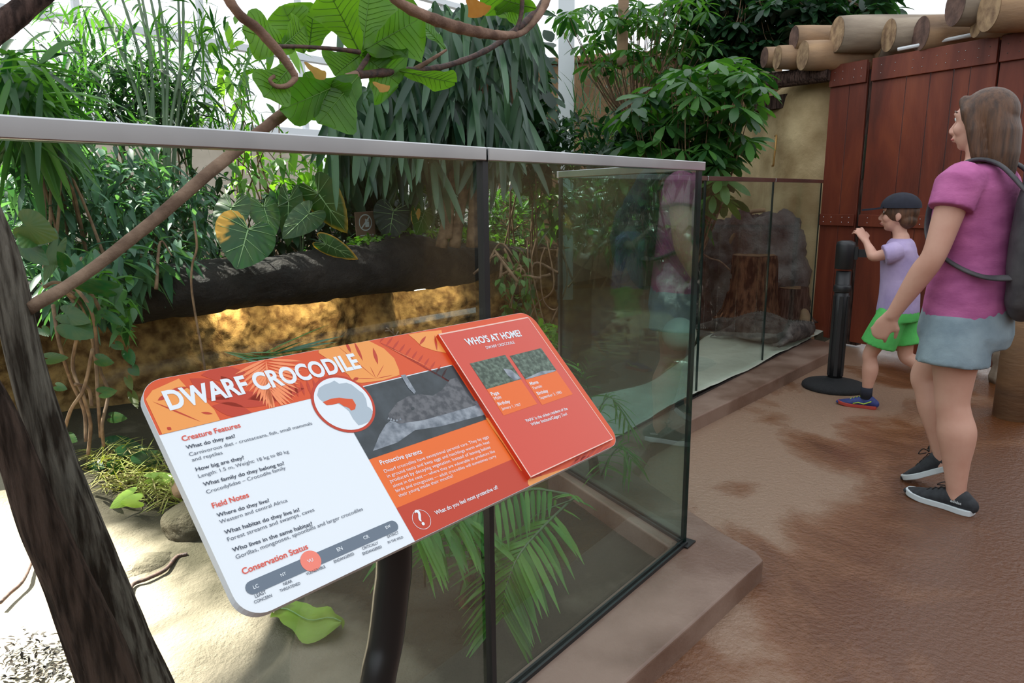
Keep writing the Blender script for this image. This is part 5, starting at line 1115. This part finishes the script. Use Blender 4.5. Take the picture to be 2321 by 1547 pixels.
# ================================================================== STANCHION
g = G(1890, 878, 0); st = thing('queue_post', 'black retractable-belt post on a round rubber base', 'stanchion', tuple(g))
def lathe(prof, c, seg=40):
    m_ = MB()
    for r, z in prof: m_.v += [(c[0]+r*math.cos(2*math.pi*k/seg), c[1]+r*math.sin(2*math.pi*k/seg), c[2]+z) for k in range(seg)]
    n = len(prof); m_.f = [(i*seg+k, i*seg+(k+1) % seg, (i+1)*seg+(k+1) % seg, (i+1)*seg+k) for i in range(n-1) for k in range(seg)]+[tuple(reversed(range(seg))), tuple(range((n-1)*seg, n*seg))]; m_.t = [0]*len(m_.v); return m_
lathe([(.20, 0), (.205, .008), (.203, .022), (.19, .034), (.15, .045), (.08, .055), (.055, .06), (.05, .075)], g).make('base', pm('speckled_rubber', S(34, 34, 36), S(20, 20, 22), scale=120, rough=.85, bump=.4, bscale=200), st, smooth=True)
tz = PL(1940, 545, Vector(g), Vector((-g.x, -g.y, 0)).normalized()).z
def ell(rx, ry, n=28): return [(rx*math.cos(2*math.pi*k/n), ry*math.sin(2*math.pi*k/n)) for k in range(n)]
mb = MB(); Mz = Matrix.Translation(g) @ Matrix.Rotation(R(15), 4, 'Z')
mb.tube([Mz @ Vector((0, 0, z)) for z in (.06, .2, .5, tz-.2)], .046, 24, ref=(1, 0, 0)); mb.make('pole', M_plastic, st, smooth=True)
mb = MB()
for a in range(0, 360, 60): mb.box((.040, -.012, .09), (.052, .012, tz-.36), Mz @ Matrix.Rotation(R(a), 4, 'Z'))
bevel(mb.make('pole_ribs', M_plastic, st), .002)
lathe([(.046, tz-.34), (.054, tz-.33), (.054, tz-.30), (.046, tz-.285)], g).make('grip_ring', M_plastic, st, smooth=True)
lathe([(.050, tz-.185), (.058, tz-.18), (.059, tz-.03), (.054, tz-.01), (.03, tz), (.0, tz)], g).make('belt_head', M_plastic, st, smooth=True)
mb = MB(); mb.box((-.16, -.005, tz-.105), (-.05, .005, tz-.055), Matrix.Translation(g) @ Matrix.Rotation(R(100), 4, 'Z')); mb.box((-.075, -.018, tz-.12), (-.05, .018, tz-.04), Matrix.Translation(g) @ Matrix.Rotation(R(100), 4, 'Z')); mb.make('belt_end', M_rubber, st)

# weathered timber behind the woman
for i, (x, y, h, r, lab) in enumerate(((2272, 868, .34, .07, 'grey weathered timber stub behind the woman, the nearer to the gate'), (2312, 872, .42, .09, 'gnarled pale timber stub behind the woman at the picture edge'))):
    g2 = G(x, y, 0); mb = MB(); mb.tube([Vector(g2)+Vector((0, 0, h*k/8)) for k in range(9)], [r*(1+.12*math.sin(k*1.7+i)) for k in range(9)], 30, nz=lambda p, a, i_: 1+.22*noise.noise(Vector((math.cos(a)*3, math.sin(a)*3, p.z*5+x))))
    tag(mb.make('timber_stub', M_log if i else M_loggrey, smooth=True, loc=tuple(g2)), lab, 'timber', 'timber stubs by the gate')

# ================================================================== PEOPLE
M_skin = pm('skin', S(212, 166, 146), S(204, 154, 134), scale=9, rough=.5, bump=.05, bscale=200, spec=.35)
M_hair = pm('brown_hair', S(104, 70, 46), S(62, 40, 26), scale=60, rough=.5, bump=.8, bscale=160, stretch=(1, 1, .08), bdist=.006)
M_shirt = pm('pink_knit', S(190, 104, 156), S(160, 80, 130), scale=8, rough=.85, bump=.3, bscale=30, stretch=(1, 1, 2), bdist=.01)
M_shorts = pm('grey_blue_cotton', S(146, 164, 172), S(122, 140, 150), scale=9, rough=.9, bump=.3, bscale=30, bdist=.01)
M_pack = pm('charcoal_nylon', S(84, 82, 84), S(60, 58, 62), scale=12, rough=.75, bump=.3, bscale=60)
M_lilac = pm('lilac_cotton', S(186, 168, 206), S(160, 144, 186), scale=7, rough=.9, bump=.3, bscale=28, bdist=.01)
M_greenc = pm('green_cotton', S(92, 196, 98), S(74, 168, 84), scale=8, rough=.85, bump=.3, bscale=28, bdist=.01)
M_navy = pm('navy_cotton', S(34, 36, 50), S(24, 26, 38), scale=20, rough=.85)
M_shoe = pm('black_canvas', S(52, 54, 58), S(38, 40, 44), scale=50, rough=.8); M_sole = pm('white_rubber', (.62, .66, .68, 1), rough=.5)
M_shoeb = pm('blue_mesh', S(46, 62, 130), S(34, 46, 96), scale=50, rough=.6); M_redrub = pm('red_rubber', S(170, 60, 48), rough=.6); M_lime = pm('lime_trim', S(170, 200, 70), rough=.6); M_lace = pm('black_lace', S(30, 26, 26), rough=.8)
M_eye = pm('eye_white', (.8, .8, .8, 1), rough=.2); M_iris = pm('iris', S(60, 44, 34), rough=.2); M_lip = pm('lips', S(180, 100, 92), rough=.5)
def hand(m_, w_, d, nrm, side, k=1.0, curl=35, spread=7):
    """palm and five fingers; d = direction of the hand, nrm = palm normal, side = +1 thumb on d x nrm side"""
    d = Vector(d).normalized(); nrm = Vector(nrm); nrm = (nrm-d*nrm.dot(d)).normalized(); s_ = d.cross(nrm)*side
    m_.tube([w_-d*.02*k, w_+d*.02*k, w_+d*.055*k, w_+d*.085*k], [(.026*k, .022*k), (.034*k, .017*k), (.041*k, .015*k), (.038*k, .012*k)], 14, ref=nrm, round_=True)
    for i, L_ in enumerate((.070, .078, .073, .058)):
        o_ = .030-.0195*i; b = w_+d*(.083-.004*abs(i-1))*k+s_*o_*k; a = R(spread*(1.2-i)); dd = (d*math.cos(a)+s_*math.sin(a)).normalized(); pts = [b-dd*.012*k, b]; ang = 0; cr_ = curl+6*i
        for seg, fr in enumerate((.45, .32, .23)):
            ang += R(cr_*(.7, 1, .7)[seg]); pts.append(pts[-1]+(dd*math.cos(ang)+nrm*math.sin(ang))*L_*fr*k)
        m_.tube(pts, [.0088*k, .0088*k, .0082*k, .0074*k, .0062*k], 10, round_=True)
    b = w_+d*.022*k+s_*.026*k; dd = (d*.62+s_*.75+nrm*.25).normalized(); d3 = (d*.9+s_*.25+nrm*.4).normalized()
    m_.tube([b, b+dd*.028*k, b+dd*.028*k+d3*.030*k, b+dd*.028*k+d3*.055*k], [.013*k, .0115*k, .0095*k, .0072*k], 10, round_=True)
def head(m_, c, k=1.0):
    c = Vector(c); V = lambda x, y, z: c+Vector((x, y, z))*k
    m_.ball(V(-.008, 0, .022), (.098*k, .078*k, .098*k), 24, 16); m_.ball(V(.030, 0, -.035), (.058*k, .056*k, .070*k), 20, 14); m_.ball(V(.052, 0, -.082), (.026*k, .026*k, .020*k), 14, 10)
    m_.ball(V(.055, 0, .03), (.036*k, .060*k, .040*k), 16, 10)
    m_.tube([V(.083, 0, .018), V(.097, 0, -.004), V(.107, 0, -.022)], [.008*k, .009*k, .011*k], 10, round_=True); m_.ball(V(.098, 0, -.030), (.016*k, .018*k, .009*k), 12, 8)
    for s_ in (-1, 1):
        m_.ball(V(.055, s_*.040, -.02), (.03*k, .022*k, .028*k), 12, 8); m_.tube([V(.086, s_*.014, .036), V(.084, s_*.034, .041), V(.070, s_*.052, .036)], [.007*k, .008*k, .005*k], 8, round_=True)
        m_.ball(V(-.012, s_*.080, -.005), (.018*k, .008*k, .030*k), 12, 10); m_.ball(V(-.008, s_*.076, -.028), (.010*k, .008*k, .012*k), 8, 6)
    m_.ball(V(.090, 0, -.052), (.012*k, .024*k, .006*k), 12, 6); m_.ball(V(.088, 0, -.062), (.012*k, .021*k, .006*k), 12, 6)
def face(c, k, M_, par):
    c = Vector(c)
    for nm, mt, rr in (('eye', M_eye, .0118), ('iris', M_iris, .0062)):
        for s_ in (-1, 1):
            m_ = MB(); p = Vector((.074, s_*.032, .020)) if nm == 'eye' else Vector((.0815, s_*.0335, .020)); m_.ball(M_ @ (c+p*k), rr*k, 12, 8); m_.make(nm, mt, par, True)
    m_ = MB(); m_.tube([M_ @ (c+Vector(p)*k) for p in ((.090, -.020, -.057), (.0975, -.008, -.055), (.0975, .008, -.055), (.090, .020, -.057))], .0042*k, 8, round_=True); m_.make('lips', M_lip, par, True)
    m_ = MB()
    for s_ in (-1, 1): m_.tube([M_ @ (c+Vector(p)*k) for p in ((.088, s_*.016, .044), (.086, s_*.034, .050), (.072, s_*.052, .044))], .0030*k, 6, round_=True)
    m_.make('eyebrows', M_hair, par, True)
def rm(name, mb_, mat, par, M_, vox=.007, it=4):
    v, f = remesh(mb_, vox, it); Mn = np.array(M_); v = v @ Mn[:3, :3].T+Mn[:3, 3]; return mk(name, v, f, mat, par, True)
def legm(m_, hip, knee, ank, k=1.0, fat=1.0):
    h, n_, a = Vector(hip), Vector(knee), Vector(ank); f_ = k*fat
    bk = Vector((-.012*k, 0, 0)); c_ = [(h, .098), (h.lerp(n_, .35), .090), (h.lerp(n_, .75), .067), (n_, .058), (n_.lerp(a, .16)+bk*.5, .058), (n_.lerp(a, .36)+bk, .065), (n_.lerp(a, .7)+bk*.4, .045), (a, .033), (a+(a-n_).normalized()*.03*k, .033)]
    q_ = spline([tuple(p)+(r*f_,) for p, r in c_], 5); m_.tube([p[:3] for p in q_], [p[3] for p in q_], 20, ref=(1, 0, 0), round_=True)
def shoe(pref, par, M_, ank, yaw, pit, L_, mats, k=1.0):
    """ank: heel-bottom reference point; the shoe points along +x"""
    Ml = M_ @ Matrix.Translation(ank) @ Matrix.Rotation(yaw, 4, 'Z') @ Matrix.Rotation(pit, 4, 'Y'); t = bpy.data.objects.new('shoe', None); col.objects.link(t); t.parent = par
    base = par.location; wl = Ml.translation; t.location = wl-base
    up_, sol, lac, ex = mats; m_ = MB(); prof = [(-.045, .030, .034, .040), (-.02, .037, .045, .052), (.03, .036, .046, .050), (.08, .040, .036, .040), (.13, .045, .026, .030), (.17, .042, .021, .026), (.20, .030, .016, .022)]
    s_ = L_/.26
    m_.tube([Ml @ Vector((x*s_, 0, z*s_)) for x, w_, h, z in prof], [(w_*s_, h*s_) for x, w_, h, z in prof], 24, ref=tuple(Ml.to_3x3() @ Vector((0, 0, 1))), round_=True); m_.make('upper', up_, t, True)
    m_ = MB(); out = [(-.062, .014), (-.055, .030), (-.02, .040), (.04, .037), (.10, .045), (.15, .049), (.19, .040), (.213, .020), (.216, 0)]; o_ = spline([out[0]]+out[1:], 4); poly = [(x*s_, y*s_) for x, y in o_]+[(x*s_, -y*s_) for x, y in o_[::-1][1:]]
    m_.prism(poly[::-1], 0, .026*s_); m_.v = [tuple(Ml @ Vector((p[0], p[1], p[2]+.010*s_*max(0, (p[0]/s_-.13)/.09)))) for p in m_.v]; bevel(m_.make('sole', sol, t), .003)
    m_ = MB()
    for i in range(4):
        x = (.055+.022*i)*s_; z = (.094-.010*i)*s_; m_.tube([Ml @ Vector((x-.004, -.018*s_, z-.006)), Ml @ Vector((x, 0, z)), Ml @ Vector((x+.004, .018*s_, z-.006))], .0026*s_, 6)
    if pref == 'w':
        for sg in (-1, 1): m_.tube(spline([tuple(Ml @ Vector(p)) for p in ((.045, 0, .098), (.05, sg*.03, .118), (.07, sg*.045, .104), (.055, sg*.01, .096))], 6), .0022, 6)
    m_.make('laces', lac, t, True); return t, Ml, s_
from mathutils import Euler
def frame(px, py, az, off=(0, 0)):
    g_ = G(px, py, 0); return g_, Matrix.Translation(g_+Vector((off[0], off[1], 0))) @ Matrix.Rotation(az, 4, 'Z')
# ---- woman
g_, MW = frame(2140, 1130, R(76))
wo_ = thing('person', 'woman in a pink shirt and grey-blue shorts walking with a grey backpack', 'person', tuple(g_))
HC = (.03, 0, 1.555)
m_ = MB()
m_.tube([(0, 0, .86), (0, 0, .95), (.005, 0, 1.05), (.02, 0, 1.2), (.015, 0, 1.32), (.01, 0, 1.385), (.012, 0, 1.42)], [(.165, .13), (.16, .125), (.145, .12), (.155, .125), (.17, .10), (.13, .075), (.06, .058)], 26, ref=(1, 0, 0), round_=True)
m_.tube([(.012, 0, 1.40), (.02, 0, 1.45), (.03, 0, 1.52)], [.060, .052, .052], 18, ref=(1, 0, 0)); head(m_, HC)
legm(m_, (0, .085, .84), (-.015, .08, .455), (-.07, .08, .085), fat=1.10); legm(m_, (.02, -.085, .84), (.16, -.08, .50), (.05, -.08, .145), fat=1.08)
def arm(m_, sh, el, wr, k=1.0, fat=1.0):
    s_, e, w_ = Vector(sh), Vector(el), Vector(wr); f_ = k*fat; c_ = [(s_, .052), (s_.lerp(e, .5), .047), (e, .039), (e.lerp(w_, .3), .040), (e.lerp(w_, .75), .029), (w_, .023)]
    q_ = spline([tuple(p)+(r*f_,) for p, r in c_], 5); m_.tube([p[:3] for p in q_], [p[3] for p in q_], 18, ref=(1, 0, 0), round_=True)
EL, WR = (.05, .235, 1.06), (.19, .225, .80); arm(m_, (.01, .185, 1.33), EL, WR, fat=1.12); hand(m_, Vector(WR), Vector(WR)-Vector(EL)+Vector((.03, 0, -.03)), (0.3, -1, 0), 1, curl=28)
EL2, WR2 = (-.06, -.235, 1.07), (-.02, -.235, .82); arm(m_, (.01, -.185, 1.33), EL2, WR2, fat=1.12); hand(m_, Vector(WR2), (.1, 0, -1), (.2, 1, 0), -1, curl=28)
rm('body', m_, M_skin, wo_, MW, .0055, 7); face(HC, 1, MW, wo_)
m_ = MB(); m_.tube([(0, 0, .80), (0, 0, .88), (0, 0, .97), (.005, 0, 1.06), (.02, 0, 1.2), (.015, 0, 1.31), (.012, 0, 1.375), (.012, 0, 1.40)], [(.195, .155), (.19, .15), (.175, .142), (.165, .138), (.172, .143), (.20, .128), (.175, .108), (.105, .088)], 30, ref=(1, 0, 0))
for s_ in (-1, 1): m_.tube([(.01, s_*.13, 1.335), (.015, s_*.185, 1.315), (.02 if s_ > 0 else -.005, s_*.215, 1.23)], [.082, .084, .078], 18, ref=(1, 0, 0))
rm('shirt', m_, M_shirt, wo_, MW, .008, 3)
m_ = MB(); m_.tube([(0, 0, .86), (0, 0, .80), (0, 0, .74), (.005, 0, .70)], [(.185, .15), (.195, .158), (.205, .165), (.20, .16)], 28, ref=(1, 0, 0)); m_.tube([(0, .085, .80), (-.005, .095, .70), (-.005, .10, .615)], [.115, .125, .132], 24, ref=(1, 0, 0)); m_.tube([(.02, -.085, .80), (.05, -.095, .70), (.075, -.10, .62)], [.115, .125, .132], 24, ref=(1, 0, 0))
rm('shorts', m_, M_shorts, wo_, MW, .009, 3)
m_ = MB(); V3 = Vector(HC); m_.ball(V3+Vector((-.022, 0, .032)), (.102, .090, .100), 24, 16)
m_.tube([V3+Vector((-.05, 0, .04)), V3+Vector((-.075, 0, -.04)), V3+Vector((-.085, 0, -.12)), V3+Vector((-.09, 0, -.20)), V3+Vector((-.085, 0, -.27))], [(.088, .06), (.092, .06), (.09, .052), (.075, .04), (.04, .02)], 20, ref=(1, 0, 0), round_=True)
for s_ in (-1, 1): m_.tube([V3+Vector((.05, s_*.045, .085)), V3+Vector((.02, s_*.078, .04)), V3+Vector((-.01, s_*.085, -.03)), V3+Vector((-.03, s_*.080, -.12)), V3+Vector((-.05, s_*.07, -.20))], [.022, .028, .028, .026, .014], 14, round_=True)
rm('hair', m_, M_hair, wo_, MW, .007, 3)
t, Ml, s_ = shoe('w', wo_, MW, (-.085, .08, 0), R(-2), 0, .25, (M_shoe, M_sole, M_lace, None)); shoe('w', wo_, MW, (.022, -.08, .105), 0, R(32), .25, (M_shoe, M_sole, M_lace, None))
cu = bpy.data.curves.new('shoe_lettering', 'FONT'); cu.body = 'adidas'; cu.size = .017; cu.offset = .0004
ob = bpy.data.objects.new('shoe_lettering', cu); col.objects.link(ob); dgm = bpy.context.evaluated_depsgraph_get(); me_ = bpy.data.meshes.new_from_object(ob.evaluated_get(dgm)); bpy.data.objects.remove(ob)
vv = [Ml @ Vector((.016-v_.co.x, .0385+.001, .045+v_.co.y)) for v_ in me_.vertices]; mk('shoe_lettering', [tuple(p) for p in vv], [tuple(p.vertices) for p in me_.polygons], M_sole, t)
m_ = MB(); m_.tube([(-.21, 0, .93), (-.225, 0, 1.0), (-.23, 0, 1.12), (-.22, 0, 1.26), (-.20, 0, 1.34)], [(.135, .075), (.15, .10), (.155, .105), (.14, .09), (.10, .06)], 26, ref=(1, 0, 0), round_=True)
m_.tube([(-.33, 0, 1.0), (-.335, 0, 1.08), (-.33, 0, 1.14)], [(.11, .035), (.115, .045), (.10, .035)], 20, ref=(1, 0, 0), round_=True)
bp_ = thing('backpack', 'dark grey backpack carried on the back of the woman in pink', 'backpack', tuple(MW @ Vector((-.22, 0, .90)))); rm('pack_body', m_, M_pack, bp_, MW, .01, 5)
for s_ in (-1, 1):
    m_ = MB(); m_.tube([MW @ Vector(p) for p in spline([(-.20, s_*.09, 1.27), (-.08, s_*.10, 1.395), (.03, s_*.10, 1.405), (.115, s_*.105, 1.30), (.142, s_*.10, 1.2), (.115, s_*.13, 1.1), (.02, s_*.172, 1.03), (-.10, s_*.165, .98), (-.20, s_*.10, .98)], 6)], [(.020, .008)]*49, 10); m_.make('shoulder_strap', M_pack, bp_, True)
# ---- child
g_, MC = frame(2012, 925, R(92)); k = .765
ch = thing('person', 'child in a dark cap, lilac shirt and green shorts reaching towards the black post', 'person', tuple(g_)); HC = (.045, 0, 1.165)
m_ = MB(); m_.tube([(0, 0, .62), (0, 0, .70), (.01, 0, .80), (.02, 0, .90), (.02, 0, .98), (.02, 0, 1.03)], [(.115, .09), (.11, .088), (.108, .085), (.118, .085), (.12, .065), (.05, .045)], 24, ref=(1, 0, 0), round_=True)
m_.tube([(.02, 0, 1.02), (.03, 0, 1.06), (.04, 0, 1.12)], [.042, .038, .040], 16, ref=(1, 0, 0)); head(m_, HC, .92)
legm(m_, (.01, .065, .60), (.115, .065, .335), (.115, .06, .065), k, .92); legm(m_, (-.01, -.065, .60), (-.06, -.065, .32), (-.30, -.06, .17), k, .92)
LW = (MC.inverted() @ Pd(1962, 545, 4.66)); LE = (.13, .15, .93); arm(m_, (.02, .125, .96), LE, tuple(LW), k, .92); hand(m_, LW, LW-Vector(LE)+Vector((.05, 0, .06)), (0, -.3, -1), -1, .78, curl=20, spread=12)
arm(m_, (.02, -.125, .96), (-.04, -.16, .79), (.04, -.17, .64), k, .92); hand(m_, Vector((.04, -.17, .64)), (.35, 0, -.8), (0, 1, 0), -1, .78, curl=30)
rm('body', m_, M_skin, ch, MC, .005, 3); face(HC, .92, MC, ch)
m_ = MB(); m_.tube([(0, 0, .60), (0, 0, .70), (.01, 0, .80), (.02, 0, .90), (.02, 0, .97), (.02, 0, 1.01), (.02, 0, 1.03)], [(.14, .115), (.132, .108), (.124, .10), (.128, .098), (.14, .085), (.10, .07), (.06, .052)], 26, ref=(1, 0, 0))
m_.tube([(.02, .10, .965), (.05, .145, .95), (.075, .155, .942)], [.058, .058, .060], 16, ref=(0, 0, 1)); m_.tube([(.02, -.10, .965), (.005, -.15, .92), (-.01, -.165, .88)], [.058, .058, .060], 16, ref=(1, 0, 0)); rm('shirt', m_, M_lilac, ch, MC, .007, 3)
m_ = MB(); m_.tube([(0, 0, .66), (0, 0, .60), (0, 0, .55)], [(.132, .108), (.14, .115), (.14, .115)], 24, ref=(1, 0, 0)); m_.tube([(.01, .065, .60), (.05, .07, .48), (.075, .072, .40)], [.082, .094, .10], 20, ref=(1, 0, 0)); m_.tube([(-.01, -.065, .60), (-.035, -.07, .48), (-.05, -.072, .40)], [.082, .094, .10], 20, ref=(1, 0, 0)); rm('shorts', m_, M_greenc, ch, MC, .008, 3)
mk_socks = MB()
for p, q_ in (((.115, .06, .13), (.115, .06, .06)), ((-.25, -.06, .20), (-.31, -.06, .165))): mk_socks.tube([MC @ Vector(p), MC @ Vector(q_)], .034, 16)
mk_socks.make('socks', M_navy, ch, True)
t, Ml, s_ = shoe('c', ch, MC, (.10, .06, 0), R(4), 0, .205, (M_shoeb, M_redrub, M_lime, None)); m_ = MB(); m_.tube([Ml @ Vector(p) for p in ((-.02, .028, .05), (.02, .033, .03), (.05, .032, .035), (.08, .034, .025))], .0035, 6); m_.make('side_stripe', M_lime, t, True)
shoe('c', ch, MC, (-.325, -.06, .155), R(-3), R(52), .205, (M_shoeb, M_redrub, M_lime, None))
m_ = MB(); V3 = Vector(HC); m_.ball(V3+Vector((-.012, 0, .02)), (.096, .080, .080), 22, 14); m_.ball(V3+Vector((-.05, 0, -.03)), (.05, .07, .05), 16, 10); rm('hair', m_, M_hair, ch, MC, .006, 2)
cap = thing('cap', 'dark navy baseball cap with a long peak worn by the child', 'cap', tuple(MC @ (V3+Vector((0, 0, .05))))); m_ = MB()
for i in range(9):
    t_ = math.pi/2*i/8
    for kk in range(28): a = 2*math.pi*kk/28; m_.v.append(tuple(MC @ (V3+Vector((-.008+.108*math.cos(a)*math.sin(t_+.02), .092*math.sin(a)*math.sin(t_+.02), .04+.088*math.cos(t_))))))
m_.f = [(i*28+kk, i*28+(kk+1) % 28, (i+1)*28+(kk+1) % 28, (i+1)*28+kk) for i in range(8) for kk in range(28)]; m_.t = [0]*len(m_.v); m_.make('crown', M_navy, cap, True)
m_ = MB(); pts_ = [(.075+.125*math.cos(R(a)), .075*math.sin(R(a))) for a in range(-90, 91, 15)]
n_ = len(pts_); m_.v = [tuple(MC @ (V3+Vector((x, y, .042-.18*(x-.085)-1.2*y*y+dz)))) for dz in (0, .010) for x, y in pts_]; m_.f = [tuple(range(n_))[::-1], tuple(range(n_, 2*n_))]+[(i, (i+1) % n_, (i+1) % n_+n_, i+n_) for i in range(n_)]; m_.t = [0]*len(m_.v); m_.make('peak', M_navy, cap)
